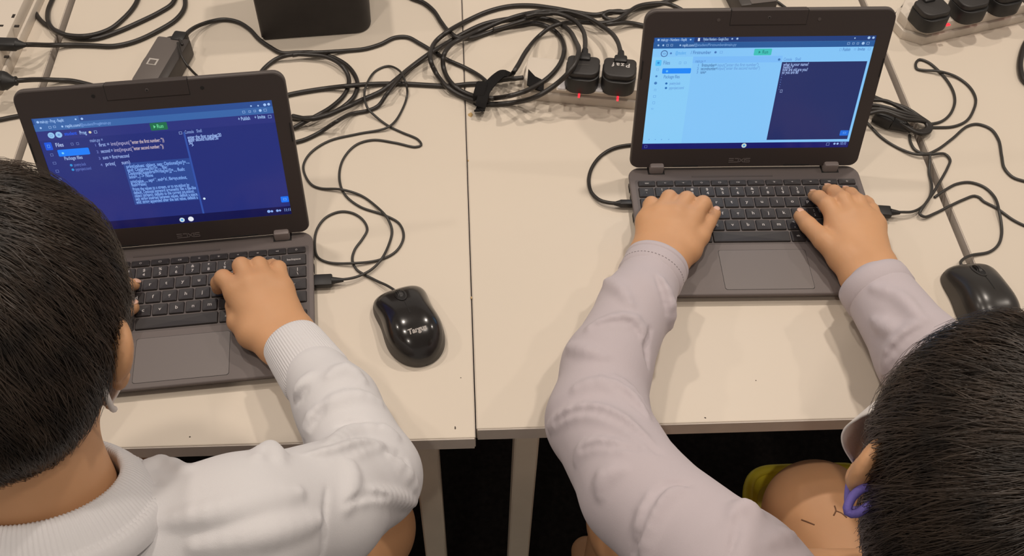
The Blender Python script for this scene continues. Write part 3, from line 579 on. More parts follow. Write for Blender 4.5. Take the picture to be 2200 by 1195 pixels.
def frame_z(p, d):
    """matrix with x along d (horizontal part kept), z roughly up, at p"""
    x = Vector(d).normalized(); z = Vector((0, 0, 1)); y = z.cross(x).normalized(); z = x.cross(y)
    return Matrix(((x.x, y.x, z.x, p[0]), (x.y, y.y, z.y, p[1]), (x.z, y.z, z.z, p[2]), (0, 0, 0, 1)))
def usb_plug(parent, p0, p1, w, h, tail, m=M_BLK, name='usb_plug'):
    """plug body from p0 (at the port) towards p1, then a tapering strain relief of length tail"""
    p0, p1 = np.asarray(p0, float), np.asarray(p1, float); L = np.linalg.norm(p1 - p0); mt = frame_z(p0, p1 - p0)
    bm = bmesh.new(); add_box(bm, 0, L, -w / 2, w / 2, -h / 2, h / 2, min(w, h) * 0.22, 2, mt)
    b = bmesh.new(); bmesh.ops.create_cone(b, cap_ends=True, segments=12, radius1=min(w, h) * 0.62, radius2=0.0022, depth=tail)
    bmesh.ops.transform(b, matrix=mt @ Matrix.Translation((L + tail / 2 - 0.001, 0, 0)) @ Matrix.Rotation(PI / 2, 4, 'Y'), verts=b.verts)
    t = bpy.data.meshes.new('t'); b.to_mesh(t); b.free(); bm.from_mesh(t); bpy.data.meshes.remove(t)
    o = bm_obj(name, bm, m, None, autosmooth=45); return adopt(o, parent)

# --- socket strips -------------------------------------------------------------------------------
def strip_body(root, L, W, H, chamfer_end=0.0):
    bm = bmesh.new(); o = [(0, chamfer_end), (chamfer_end, 0), (L, 0), (L, W), (chamfer_end, W), (0, W - chamfer_end)] if chamfer_end else rounded_outline(0, L, 0, W, 0.006, 4)
    add_prism(bm, o, 0, H * 0.45, 0.0012, 2); bm_obj('lower_shell', bm, M_WHITE, root, autosmooth=40)
    bm = bmesh.new(); q = 0.0035; o2 = [(p[0] + (q if p[0] < L / 2 else -q), p[1] + (q if p[1] < W / 2 else -q)) for p in o]
    add_prism(bm, o2, H * 0.45, H, 0.0016, 2); bm_obj('upper_shell', bm, M_WHITE, root, autosmooth=40)
def rocker(root, x, y, H, rz=0.0, sz=(0.011, 0.017), framed=True):
    r = thing_part('switch_frame' if framed else 'switch', root)
    bm = bmesh.new()
    if framed: add_box(bm, -sz[0] / 2 - 0.0016, sz[0] / 2 + 0.0016, -sz[1] / 2 - 0.0016, sz[1] / 2 + 0.0016, -0.001, 0.0008)
    else: add_box(bm, -sz[0] / 2 - 0.001, sz[0] / 2 + 0.001, -sz[1] / 2 - 0.001, sz[1] / 2 + 0.001, -0.001, 0.0006)
    f = bm_obj('switch_frame', bm, M_SLOT if framed else M_WHITE, root, loc=(x, y, H), rot=(0, 0, rz))
    bm = bmesh.new(); add_box(bm, -sz[0] / 2, sz[0] / 2, -sz[1] / 2, sz[1] / 2, -0.001, 0.0035, 0.0018, 2)
    for v in bm.verts:
        if v.co.z > 0.001: v.co.z += 0.10 * v.co.y
    bm_obj('rocker', bm, M_WSIDE, f, autosmooth=50)
def thing_part(n, root): return None
def led(root, x, y, H, rx, ry):
    bm = bmesh.new(); add_box(bm, -rx, rx, -ry, ry, -0.001, 0.0010, min(rx, ry) * 0.5, 2); bm_obj('indicator_lamp', bm, M_LED, root, loc=(x, y, H), autosmooth=50)
def slots(root, x, y, H, rz, s=1.0):
    for (dx, dy, a, b) in ((0, 0.011, 0.002, 0.004), (-0.011, -0.011, 0.0032, 0.002), (0.011, -0.011, 0.0032, 0.002)):
        bm = bmesh.new(); add_box(bm, dx * s - a, dx * s + a, dy * s - b, dy * s + b, -0.001, 0.0003); bm_obj('socket_slot', bm, M_SLOT, root, loc=(x, y, H), rot=(0, 0, rz))
def loc_of(root, u, v, z):
    p = Vector(pz(u, v, z)); q = root.matrix_basis.inverted() @ p; return q.x, q.y
def strip_root(name, label, u, v, ang):
    p = pz(u, v, 0); return thing(name, label, 'power strip', tuple(p), ang)
HS = 0.030
sc = strip_root('power_strip', 'white power strip behind the right laptop with two black plugs and red lights', 1118, 214, math.radians(-9.5))
strip_body(sc, 0.30, 0.058, HS); OBST.append((sc, 0.30, 0.058, HS))
for u, v in ((1207, 186), (1287, 191)):
    x, y = loc_of(sc, u, v, HS); rocker(sc, x, y, HS, 0, (0.011, 0.014), False)
for u, v in ((1244, 205), (1327, 212)):
    x, y = loc_of(sc, u, v, HS); led(sc, x, y, HS, 0.0015, 0.0045)
sr = strip_root('power_strip', 'white power strip at the upper right with three framed rocker switches', 1952, 104, math.radians(16.0))
strip_body(sr, 0.34, 0.072, HS, 0.022)
for u, v in ((2005, 55), (2075, 40), (2142, 24), (2212, 8)):
    x, y = loc_of(sr, u, v, HS); rocker(sr, x, y, HS, math.radians(0), (0.0105, 0.0165), True)
for u, v in ((2036, 53), (2106, 38), (2175, 22)):
    x, y = loc_of(sr, u, v, HS); led(sr, x, y, HS, 0.0036, 0.0026)
sl = strip_root('power_strip', 'white socket strip at the upper left corner with open socket holes', 4, 206, math.radians(87.0))
strip_body(sl, 0.36, 0.070, 0.036)
for u, v in ((24, 45), (2, 110)):
    x, y = loc_of(sl, u, v, 0.036); slots(sl, x, y, 0.036, -PI / 2)

def bs_plug(label, u, v, zt, ang, cord_pts, cord_r=0.0033, tex=None, grp='black mains plugs'):
    """British style plug seen from above: squarish body, stepped top, cord leaving at the back"""
    p = pz(u, v, zt); root = thing('mains_plug', label, 'plug', (p[0], p[1], HS), ang, grp); H = zt - HS
    bm = bmesh.new(); o = rounded_outline(-0.0225, 0.0225, -0.021, 0.0215, (0.016, 0.016, 0.008, 0.008), 6); add_prism(bm, o, 0, H - 0.008, 0.001, 2); bm_obj('body', bm, M_BLK, root, autosmooth=40)
    bm = bmesh.new(); o = rounded_outline(-0.0215, 0.0215, -0.017, 0.0205, (0.013, 0.013, 0.007, 0.007), 6); add_prism(bm, o, H - 0.009, H, 0.0022, 3); cap = bm_obj('cover', bm, mat('plug_cover', (0.022, 0.019, 0.018), 0.5), root, autosmooth=40)
    bm = bmesh.new(); add_box(bm, -0.0085, 0.0085, 0.010, 0.0235, H - 0.012, H + 0.0035, 0.0025, 2); bm_obj('cord_grip', bm, M_BLK, root, autosmooth=40)
    b = bmesh.new(); bmesh.ops.create_cone(b, cap_ends=True, segments=14, radius1=0.0058, radius2=0.0042, depth=0.018); bmesh.ops.transform(b, matrix=Matrix.Translation((0, 0.031, H - 0.006)) @ Matrix.Rotation(-PI / 2, 4, 'X'), verts=b.verts); bm_obj('strain_relief', b, M_BLK, root, autosmooth=50)
    if tex: bm = bmesh.new(); add_box(bm, -0.008, 0.008, 0.001, 0.0022, H - 0.0002, H + 0.0003); bm_obj('moulded_mark', bm, mat('plug_mark', (0.06, 0.055, 0.05), 0.4), cap)
    e = root.matrix_basis @ Vector((0, 0.038, H - 0.006))
    cp = [(e.x, e.y, e.z)]
    return root, np.array(cp[0])
pl1, e1 = bs_plug('black mains plug in the white strip, nearer the tied cord coil', 1253, 141, 0.060, math.radians(-9.5), None, tex=True)
pl2, e2 = bs_plug('black mains plug in the white strip, close against the right laptop', 1332, 146, 0.060, math.radians(-9.5), None)
bm = bmesh.new()
for k, (tx, ch) in enumerate(((-0.0075, 'f'), (-0.0025, 'a'), (0.0025, 'z'), (0.0085, 'P'))):
    me = text_mesh(ch, 0.011, bold=0.0002).copy(); me.transform(Matrix.Translation((tx * 1.2, 0.004, 0.0)) @ Matrix.Rotation(PI, 4, 'Z')); bm.from_mesh(me)
o = bm_obj('silver_scrawl', bm, mat('silver_pen', (0.55, 0.52, 0.5), 0.4), pl2, loc=(0, 0.002, 0.0303))
for i, (u, v, nm) in enumerate(((2008, 14, 'black mains plug at the left end of the upper right strip'), (2091, -4, 'black mains plug in the middle of the upper right strip'), (2166, -20, 'black mains plug cut by the top edge at the upper right strip'))):
    bs_plug(nm, u, v, 0.058, math.radians(16.0), None)

def cord3(name, start, pts, r, m, parent):
    """cord that starts at a 3D point and comes down onto the table"""
    q = [start] + [pz(p[0], p[1], p[2] if len(p) > 2 else r) for p in pts]; S = catmull(q, 0.003)
    for (Q, rq) in LAID:
        d = np.hypot(S[:, None, 0] - Q[None, :, 0], S[:, None, 1] - Q[None, :, 1]); z = np.where(d < r + rq, Q[None, :, 2] + rq + r, 0).max(axis=1); S[:, 2] = np.maximum(S[:, 2], np.where(z < 0.024, z, 0))
    k = 4; zz = np.convolve(np.pad(S[:, 2], k, mode='edge'), np.ones(2 * k + 1) / (2 * k + 1), 'valid'); S[3:-3, 2] = np.maximum(zz, S[:, 2] * 0.0 + r)[3:-3]
    LAID.append((S, r)); o = mesh_obj(name, tube_mesh(name, S, r), m); return adopt(o, parent)
RT = 0.0034; RN = 0.0018
# --- cables at the upper left --------------------------------------------------------------------
t = thing('charging_cable', 'thick black cable coiled in two loops at the upper left, plugged into the socket strip', 'cable', tuple(pz(58, 97, 0)))
cable('cord', [(40, 96, .038), (70, 96, .026), (105, 97, .008), (150, 96.5), (200, 98), (245, 99), (290, 89), (340, 66), (378, 42), (396, 18), (396, -10), (380, -45), (300, -85), (180, -90), (95, -50), (73, -8), (74, 22), (92, 48), (125, 68), (165, 82), (205, 83), (250, 69), (305, 45), (345, 25), (370, 8), (378, -15), (360, -55), (290, -100), (180, -95), (130, -35), (112, 0), (103, 25), (105, 50), (122, 68), (155, 77), (195, 76), (235, 63), (265, 40), (288, 14), (298, -8), (302, -40)], RT, M_CAB, t)
usb_plug(t, pz(-18, 94, .040), pz(38, 96, .040), 0.017, 0.012, 0.014, name='plug')
t = thing('charging_cable', 'black cable with a ribbed plug running behind the left laptop, below the coiled one', 'cable', tuple(pz(40, 175, 0)))
cable('cord', [(30, 174, .036), (55, 172, .026), (85, 171, .010), (120, 172), (155, 174), (195, 183), (232, 194), (280, 206), (330, 214)], RT, M_CAB, t)
usb_plug(t, pz(-20, 172, .038), pz(14, 174, .038), 0.022, 0.020, 0.016, name='plug')
for k in range(3):
    bm = bmesh.new(); bmesh.ops.create_cone(bm, cap_ends=True, segments=14, radius1=0.0062, radius2=0.0062, depth=0.0022); o = bm_obj('ribbed_collar', bm, M_BLK); p = pz(20 + 7 * k, 174, .037); o.matrix_world = Matrix.Translation(p) @ Matrix.Rotation(PI / 2, 4, 'Y'); adopt(o, t)
cable('cable', [(-30, 262), (0, 257), (25, 252), (60, 246), (110, 240)], RT * 0.9, M_CAB, None, 'short stretch of black cable left of the left laptop, leaving the picture')
# --- left charger brick ---------------------------------------------------------------------------
ca = pz(364, 150, 0.0); ang = math.atan2(*(pz(395, 92, 0) - pz(338, 190, 0))[[1, 0]])
M_BRICK = mat('grey_adapter', (0.115, 0.098, 0.090), 0.5); M_BRICKD = mat('dark_adapter', (0.040, 0.033, 0.030), 0.5)
ch = thing('power_adapter', 'dark grey charger brick with a white sticker behind the left laptop', 'adapter', tuple(ca), ang)
bm = bmesh.new(); add_box(bm, -0.060, 0.036, -0.023, 0.024, 0, 0.028, 0.003, 2); bm_obj('brick', bm, M_BRICK, ch, autosmooth=40)
bm = bmesh.new(); add_box(bm, -0.0605, 0.0365, -0.0245, -0.010, 0.001, 0.0287, 0.003, 2); bm_obj('side_panel', bm, M_BRICKD, ch, autosmooth=40)
bm = bmesh.new(); add_box(bm, -0.026, -0.013, 0.002, 0.016, 0.0275, 0.0284); bm_obj('sticker', bm, mat('sticker_white', (0.42, 0.39, 0.36), 0.6), ch)
bm = bmesh.new(); add_box(bm, -0.0245, -0.016, 0.0045, 0.0135, 0.0280, 0.0287); bm_obj('sticker_print', bm, M_BRICK, ch)
bm = bmesh.new(); add_box(bm, 0.030, 0.050, -0.016, 0.004, 0.008, 0.030, 0.003, 2); bm_obj('inlet_plug', bm, M_BLK, ch, autosmooth=40)
cable('mains_cord', [(397, 84, .024), (404, 70, .016), (425, 56, .008), (455, 46), (482, 42), (510, 47), (535, 62), (556, 84), (580, 101), (606, 114), (640, 113), (675, 113), (712, 122), (742, 138), (760, 158), (768, 180), (762, 205), (742, 226), (715, 242), (690, 250), (650, 254), (610, 252)], RT * 0.92, M_CAB, ch)
cable('laptop_lead', [(392, 96, .030), (384, 84, .026), (370, 80, .016), (352, 86, .006), (335, 100), (318, 120), (306, 138), (298, 160), (294, 178), (300, 196), (330, 210)], RN, M_CAB, ch)
cable('lead_tail', [(382, 92, .031), (386, 108, .031), (392, 124, .030), (402, 140, .020), (416, 156, .006), (432, 171), (450, 190)], RN, M_CAB, ch)
# --- black box at the top -------------------------------------------------------------------------
pb = pz(565, 88, 0); ab = math.atan2(*(pz(785, 72, 0) - pb)[[1, 0]])
bx = thing('speaker_box', 'black rounded box standing on the table at the top edge', 'box', tuple(pb), ab)
bm = bmesh.new(); add_prism(bm, rounded_outline(0, 0.157, 0, 0.105, (0.004, 0.022, 0.016, 0.004), 6), 0.0, 0.150, 0.004, 3)
bm_obj('body', bm, mat('black_leatherette', (0.020, 0.0155, 0.014), 0.6, noise=(40, 0.15), bump=(700, 0.15, 0.0004)), bx, autosmooth=50)
bm = bmesh.new(); add_box(bm, -0.0012, 0.0006, 0.0025, 0.006, 0.004, 0.146); bm_obj('edge_seam', bm, mat('seam_grey', (0.12, 0.10, 0.09), 0.6), bx)
bm = bmesh.new(); add_box(bm, -0.0014, 0.0004, 0.018, 0.100, 0.012, 0.138); bm_obj('side_inlay', bm, M_BRICKD, bx)
# --- loops behind the left laptop, cords towards the middle -----------------------------------------
cable('cable', [(560, 240), (556, 200), (556, 165), (572, 143), (600, 124), (632, 117), (668, 118), (700, 122), (728, 136), (746, 158), (749, 182), (738, 206), (712, 230), (682, 248), (655, 262), (630, 276)], RT * 0.9, M_CAB, None, 'black cable bent into an upright oval loop beside the left laptop lid')
cable('cable', [(585, 215), (620, 204), (680, 193), (745, 185), (800, 181), (860, 180), (920, 183), (965, 185), (1005, 181), (1040, 179), (1080, 172), (1124, 167)], RT * 0.95, M_CAB, None, 'straight black cable running level from the left laptop to the cord coil')
cable('cable', [(628, 119), (660, 114), (700, 112), (745, 109), (784, 105), (818, 95), (848, 81), (875, 80), (901, 93), (928, 109), (962, 129), (1000, 146), (1030, 163), (1050, 180)], RT * 0.85, M_CAB, None, 'black cable rising to a low hump right of the black box')
cable('cable', [(628, 250), (665, 256), (700, 248), (740, 232), (780, 214), (820, 196), (850, 172), (885, 143), (925, 114), (965, 90), (1000, 70), (1040, 52), (1085, 42), (1130, 38), (1180, 42), (1216, 60, .012), (1236, 88, .040), (1243, 115, .066), (1232, 142, .066), (1208, 170, .046), (1162, 203, .035), (1112, 219), (1060, 224), (1033, 222)], RT, M_CAB, None, 'black cable sweeping from the left laptop up into the outer turn of the cord coil')
cable('cable', [(630, 307), (655, 300), (688, 284), (722, 262), (755, 245), (790, 238), (812, 228), (830, 204), (850, 178), (880, 148), (920, 118), (950, 98)], RT * 0.8, M_CAB, None, 'lower thinner black cable joining the sweep beside the left laptop corner')
cable('cable', [(860, -18), (885, -4), (910, 6), (932, 24), (948, 48), (964, 68), (986, 82), (1012, 82), (1045, 72), (1085, 58), (1120, 54), (1150, 50), (1185, 62), (1205, 82), (1212, 108), (1204, 136), (1180, 165), (1142, 190), (1100, 205), (1062, 211), (1035, 212)], RT, M_CAB, None, 'black cable coming in at the top right of the black box into the coil')
coil = thing('cord_coil', 'coiled black power cord held by a hook-and-loop strap across the table gap', 'cord', tuple(pz(1033, 213, 0)))
cable('cord', [(1040, 222), (1000, 210), (962, 188), (934, 152), (924, 120), (934, 92), (962, 68), (1005, 44), (1048, 25), (1092, 14), (1140, 12), (1190, 18), (1240, 27), (1280, 32), (1310, 26), (1336, 25), (1344, 33), (1330, 44), (1308, 42), (1296, 34), (1306, 26), (1340, 26), (1380, 16), (1430, 4), (1470, -12)], RT, M_CAB, coil)
cable('cord_turn', [(1060, 212), (1020, 207), (985, 192), (962, 168), (952, 140), (955, 115), (972, 94), (1000, 80), (1040, 62), (1080, 45), (1130, 30), (1180, 24), (1220, 30), (1262, 42), (1300, 52), (1345, 49), (1385, 56), (1410, 64)], RT, M_CAB, coil)
cable('cord_end', [(1088, 172), (1100, 160), (1112, 142), (1132, 108), (1160, 76), (1192, 55), (1240, 48), (1290, 50), (1322, 44), (1345, 30), (1370, 14), (1400, 8), (1432, 8), (1462, 20), (1480, 34)], RT * 0.95, M_CAB, coil)
# strap: a black band folded round the turns with a loose tongue
Mst = mat('hook_and_loop_strap', (0.010, 0.009, 0.009), 0.9, spec=0.2, bump=(1500, 0.4, 0.0008))
def strap(name, pts, w, th, parent):
    S = catmull([pz(*p) for p in pts], 0.002); T = np.gradient(S, axis=0); T /= np.linalg.norm(T, axis=1, keepdims=True)
    side = np.cross(T, [0, 0, 1.0]); side /= np.maximum(np.linalg.norm(side, axis=1, keepdims=True), 1e-6); up = np.cross(side, T)
    V = np.stack([S - side * w / 2 - up * th / 2, S + side * w / 2 - up * th / 2, S + side * w / 2 + up * th / 2, S - side * w / 2 + up * th / 2], 1).reshape(-1, 3); n = len(S)
    Fq = [[i * 4 + j, i * 4 + (j + 1) % 4, i * 4 + 4 + (j + 1) % 4, i * 4 + 4 + j] for i in range(n - 1) for j in range(4)] + [[3, 2, 1, 0], [(n - 1) * 4 + k for k in range(4)]]
    me = bpy.data.meshes.new(name); me.from_pydata(V.tolist(), [], Fq); return adopt(mesh_obj(name, me, Mst), parent)
strap('strap', [(1030, 239, .002), (1031, 234, .014), (1034, 222, .019), (1038, 208, .019), (1043, 194, .018), (1056, 177, .018), (1070, 164, .018), (1080, 158, .019), (1090, 160, .016), (1086, 168, .012)], 0.0145, 0.0016, coil)
bm = bmesh.new(); p = pz(1033, 214, 0); add_box(bm, -0.0085, 0.0085, -0.0165, 0.0150, 0.002, 0.0205, 0.003, 2, Matrix.Translation(p) @ Matrix.Rotation(math.radians(-12), 4, 'Z')); adopt(bm_obj('strap_loop', bm, Mst, autosmooth=50), coil)
strap('strap_tail', [(1082, 172, .014), (1100, 168, .012), (1126, 166, .011)], 0.0050, 0.0016, coil)
fl_ = thing('strap_flap', 'small black triangular flap lying on the left end of the white strip', 'strap', tuple(pz(1150, 180, HS)))
bm = bmesh.new()
tri = [pz(1135, 148, HS + .012), pz(1150, 164, HS + .008), pz(1169, 173, HS + .004), pz(1168, 197, HS + .0014), pz(1150, 192, HS + .0014), pz(1132, 182, HS + .004)]
tv = [bm.verts.new(p) for p in tri]; bv = [bm.verts.new(p - np.array([0, 0, .0014])) for p in tri]; bm.faces.new(tv); bm.faces.new(list(reversed(bv)))
for i in range(6): bm.faces.new((bv[i], bv[(i + 1) % 6], tv[(i + 1) % 6], tv[i]))
adopt(bm_obj('flap', bm, Mst), fl_)
cord3('cord', e1, [(1257, 84, .040), (1252, 66, .028), (1238, 48, .022), (1212, 33, .020), (1180, 28, .018), (1140, 40, .014), (1100, 52, .012), (1060, 66, .008)], RT * 0.95, M_CAB, pl1)
cord3('cord', e2, [(1326, 88, .040), (1312, 70, .028), (1292, 56, .022), (1268, 41, .020), (1238, 29, .020), (1205, 24, .018), (1172, 36, .014), (1130, 46, .012)], RT * 0.95, M_CAB, pl2)
# --- right laptop's charging lead ------------------------------------------------------------------
t = thing('charging_lead', 'black charging lead curling out behind the right laptop to its left side', 'cable', tuple(pz(1330, 438, 0)))
cable('cord', [(1420, 318), (1385, 311), (1352, 312), (1318, 319), (1290, 336), (1271, 362), (1265, 390), (1271, 414), (1288, 430), (1310, 436, .006), (1332, 437.5, .008)], 0.0024, M_CAB, t)
usb_plug(t, pz(1360, 437.5, .008), pz(1331, 437.5, .008), 0.0085, 0.0075, 0.008)
# --- adapter behind the right laptop ----------------------------------------------------------------
pa = pz(1606, 14, 0); ad2 = thing('power_adapter', 'dark charger brick cut by the top edge above the right laptop lid', 'adapter', tuple(pa), math.radians(8))
bm = bmesh.new(); add_box(bm, -0.028, 0.028, -0.035, 0.065, 0, 0.030, 0.003, 2); bm_obj('brick', bm, M_BRICKD, ad2, autosmooth=40)
bm = bmesh.new(); add_box(bm, -0.012, 0.026, -0.034, 0.063, 0.0295, 0.0306, 0.0004, 1); bm_obj('label_plate', bm, M_BRICK, ad2)
bm = bmesh.new(); bm.faces.new([bm.verts.new(p) for p in ((0.004, -0.006, .0308), (0.014, -0.006, .0308), (0.009, 0.004, .0308))]); bm_obj('triangle_mark', bm, mat('sticker_white', (0.42, 0.39, 0.36), 0.6), ad2)
cable('laptop_lead', [(1640, -25, .010), (1662, -2), (1676, 8), (1692, 20), (1720, 40)], RN * 1.1, M_CAB, ad2)
cable('cable', [(1960, -14), (1946, 8), (1930, 26), (1905, 48), (1880, 70)], RT * 0.8, M_CAB, None, 'black cable between the right laptop lid and the upper right strip')
# --- cables at the right ------------------------------------------------------------------------------
cable('cable', [(1990, 268), (2020, 262), (2040, 247), (2051, 222), (2049, 200), (2036, 175), (2016, 152), (1994, 134), (1976, 128), (1968, 135), (1970, 148), (1985, 151), (2015, 153), (2052, 164), (2082, 186), (2096, 212), (2091, 238), (2076, 260), (2048, 272), (2015, 274), (1988, 273)], RN * 1.05, M_CABT, None, 'thin grey cable looped like an open leaf right of the cable bundle')
cable('cable', [(2235, 396), (2199, 389), (2176, 381), (2158, 362), (2152, 335), (2145, 300), (2128, 277), (2101, 267), (2079, 271), (2046, 298), (2011, 323), (1988, 331), (1966, 322), (1956, 305), (1954, 290)], RN * 1.05, M_CABT, None, 'thin grey cable arching from the bundle over to the right edge')
t = thing('usb_lead', 'thin grey lead with a black plug in the right side of the right laptop', 'cable', tuple(pz(1930, 456, 0)))
cable('cord', [(1850, 250), (1872, 274), (1892, 294), (1913, 309), (1938, 322), (1965, 331), (2000, 332), (2030, 331), (2041, 343), (2036, 360), (2022, 386), (2003, 417), (1982, 444), (1960, 455, .005), (1938, 456, .009), (1920, 456, .009)], RN, M_CABT, t)
usb_plug(t, pz(1868, 453, .009), pz(1914, 456, .009), 0.016, 0.0075, 0.012)
cable('cable', [(1998, 334), (1997, 352), (1996, 372), (2002, 398), (1999, 420), (1985, 443), (1976, 460), (1986, 466), (2012, 457), (2040, 443), (2070, 429), (2094, 421), (2105, 425), (2112, 432), (2140, 447), (2177, 473), (2199, 484), (2240, 500)], RN, M_CABT, None, 'thin grey cable with a sharp kink crossing the right table gap')
cable('cable', [(2230, 60), (2204, 92), (2194, 120), (2192, 148), (2200, 172), (2230, 195)], RT * 1.2, M_CAB, None, 'thick black cable just entering at the right edge')
bd = thing('cable_bundle', 'black cable folded into a tight bundle behind the right laptop lid', 'cable', tuple(pz(1940, 245, 0)))
for k in range(5):
    a, b = random.uniform(-6, 6), random.uniform(-6, 6)
    pts = [(1868 + a, 205 + 10 * k, .006 + .004 * k), (1900 + a, 212 + 8 * k + b, .010 + .004 * k), (1945, 232 + 6 * k, .012 + .003 * k), (1985 + 3 * k - 8, 252 + 3 * k, .010), (2000 - 2 * k, 270 + k, .008), (1994 - 3 * k, 285 - k, .008), (1972 - 4 * k, 286 - 2 * k, .010), (1940, 268 - 3 * k, .014), (1905, 252 - 4 * k, .014), (1872 + a, 236 - 2 * k, .010)]
    S = catmull([pz(*p) for p in pts], 0.003); adopt(mesh_obj('folded_turn', tube_mesh('folded_turn', S, 0.0026), M_CAB), bd)
p0, p1 = pz(1880, 243, .012), pz(1955, 278, .008)
usb_plug(bd, p0, p0 + (p1 - p0) * 0.55, 0.022, 0.018, 0.03, name='bundled_plug')
for k in range(5):
    bm = bmesh.new(); bmesh.ops.create_cone(bm, cap_ends=True, segments=12, radius1=0.0070 - 0.0005 * k, radius2=0.0070 - 0.0005 * k, depth=0.0026); o = bm_obj('relief_rib', bm, M_BLK); q = p0 + (p1 - p0) * (0.62 + 0.10 * k)
    o.matrix_world = frame_z(q, p1 - p0) @ Matrix.Rotation(PI / 2, 4, 'Y'); adopt(o, bd)

# ------------------------------------------------------------------ mice
M_MTOP = mat('glossy_black_shell', (0.014, 0.012, 0.0115), 0.20, spec=0.5, coat=0.3)
M_MTOP2 = mat('satin_dark_shell', (0.026, 0.0235, 0.0215), 0.28, spec=0.5)
M_MSIDE = mat('matte_side_grip', (0.060, 0.053, 0.046), 0.55)
def build_mouse(label, nose, back, W, H, top_m, logo, arch=1.0):
    nose, back = np.asarray(nose), np.asarray(back); c = (nose + back) / 2; L = np.linalg.norm((nose - back)[:2]); ang = math.atan2(nose[1] - back[1], nose[0] - back[0]) - PI / 2
    root = thing('computer_mouse', label, 'mouse', (c[0], c[1], 0), ang)
    ny, na = 40, 32
    yy = np.cos(np.linspace(0, PI, ny)) * L / 2                       # nose (+) to tail (-)
    def half_w(t):                                                     # t in -1 (tail) .. 1 (nose)
        return W / 2 * (1 - abs(t) ** (8.0 if t > 0 else 2.9)) ** (0.42 if t > 0 else 0.50) * (1 - 0.05 * math.exp(-((t - 0.25) / 0.3) ** 2) + 0.02 * math.exp(-((t + .4) / .3) ** 2))
    def hgt(t): return H * (0.30 + 0.70 * math.cos((t + 0.22) * 1.12) ** 1.0) * (1 - abs(t) ** (12 if t > 0 else 3.4)) ** 0.5 * (1.0 if t < 0.3 else 1 - 0.10 * (t - 0.3))
    def section(t, a):
        w, h = half_w(t), max(hgt(t), 0.0005); x = w * np.sign(np.cos(a)) * abs(np.cos(a)) ** 0.62; z = h * abs(np.sin(a)) ** 0.80
        return x, z
    def patch(name, a0, a1, m, lift=0.0, par=root):
        A = np.linspace(a0, a1, na); V = []
        for y in yy:
            t = max(-0.9995, min(0.9995, y / (L / 2)))
            for a in A:
                x, z = section(t, a); V.append((x * (1 + lift / max(W, 1e-4)), y, z + 0.0015 + lift * abs(math.sin(a))))
        V = np.array(V); i = np.arange(ny - 1)[:, None]; j = np.arange(na - 1)[None, :]
        Fq = np.stack([i * na + j, (i + 1) * na + j, (i + 1) * na + j + 1, i * na + j + 1], -1).reshape(-1, 4)
        return mesh_obj(name, arr_mesh(name, V, Fq), m, par, smooth=True)
    lo = 0.42
    patch('top_shell', lo, PI - lo, top_m, 0.0009); patch('side_grip', 0, lo + 0.06, M_MSIDE); patch('side_grip', PI - lo - 0.06, PI, M_MSIDE)
    bm = bmesh.new(); o = [(half_w(max(-.9995, min(.9995, y / (L / 2)))) * 0.985, y * 0.985) for y in yy[::-1]]; o = o + [(-p[0], p[1]) for p in reversed(o)]
    o = [q for k, q in enumerate(o) if k == 0 or math.hypot(q[0] - o[k - 1][0], q[1] - o[k - 1][1]) > 1e-4]
    add_prism(bm, o, 0.0003, 0.0024); bm_obj('base_plate', bm, M_BLK, root)
    def top_z(x, y):
        t = y / (L / 2); w, h = half_w(t), hgt(t); ca = min(1, (abs(x) / w)) ** (1 / 0.62); return h * (1 - ca * ca) ** 0.40 + 0.0025
    wy = L * 0.285
    bm = bmesh.new(); o = [(0.0068 * math.cos(a), wy + 0.0135 * math.sin(a)) for a in np.linspace(0, 2 * PI, 28, endpoint=False)]
    vs = [bm.verts.new((p[0], p[1], top_z(p[0], p[1]) + 0.0006)) for p in o]; vi = [bm.verts.new((p[0] * .72, wy + (p[1] - wy) * .84, top_z(p[0] * .72, wy + (p[1] - wy) * .84) + 0.0008)) for p in o]
    for k in range(28): bm.faces.new((vs[k], vs[(k + 1) % 28], vi[(k + 1) % 28], vi[k]))
    bm_obj('wheel_rim', bm, top_m, root, smooth=True)
    bm = bmesh.new(); bm.faces.new([bm.verts.new((p[0] * .73, wy + (p[1] - wy) * .85, top_z(p[0] * .7, wy + (p[1] - wy) * .84) + 0.0003)) for p in o]); bm_obj('wheel_slot', bm, M_LINE, root)
    wh = bmesh.new(); bmesh.ops.create_cone(wh, cap_ends=True, segments=36, radius1=0.0105, radius2=0.0105, depth=0.0058); bmesh.ops.bevel(wh, geom=[e for e in wh.edges if len(e.link_faces) == 2 and e.calc_face_angle(0) > 1], offset=0.0014, segments=2, affect='EDGES')
    wo = bm_obj('scroll_wheel', wh, mat('wheel_rubber', (0.016, 0.014, 0.013), 0.35), root, autosmooth=40); wo.rotation_euler = (0, PI / 2, 0); wo.location = (0, wy, top_z(0, wy) - 0.0072)
    # split line from wheel back
    yl = np.linspace(wy - 0.014, wy - 0.036, 10); bm = bmesh.new(); a = [bm.verts.new((-0.00035, y, top_z(0, y) + 0.00022)) for y in yl]; b = [bm.verts.new((0.00035, y, top_z(0, y) + 0.00022)) for y in yl]
    for k in range(9): bm.faces.new((a[k], a[k + 1], b[k + 1], b[k]))
    bm_obj('button_split', bm, M_LINE, root)
    if logo:
        me = text_mesh(logo, 0.0078, bold=0.00030, shear=0.10).copy(); ly = -L * 0.255
        b2 = bmesh.new(); b2.from_mesh(me); bmesh.ops.subdivide_edges(b2, edges=b2.edges, cuts=1)
        for v in b2.verts: x_, y_ = v.co.x, v.co.y + ly; v.co = Vector((x_, y_, top_z(x_, y_) + 0.0003))
        bm_obj('maker_logo', b2, mat('silver_print', (0.40, 0.37, 0.35), 0.6, spec=0.2), root)
    return root
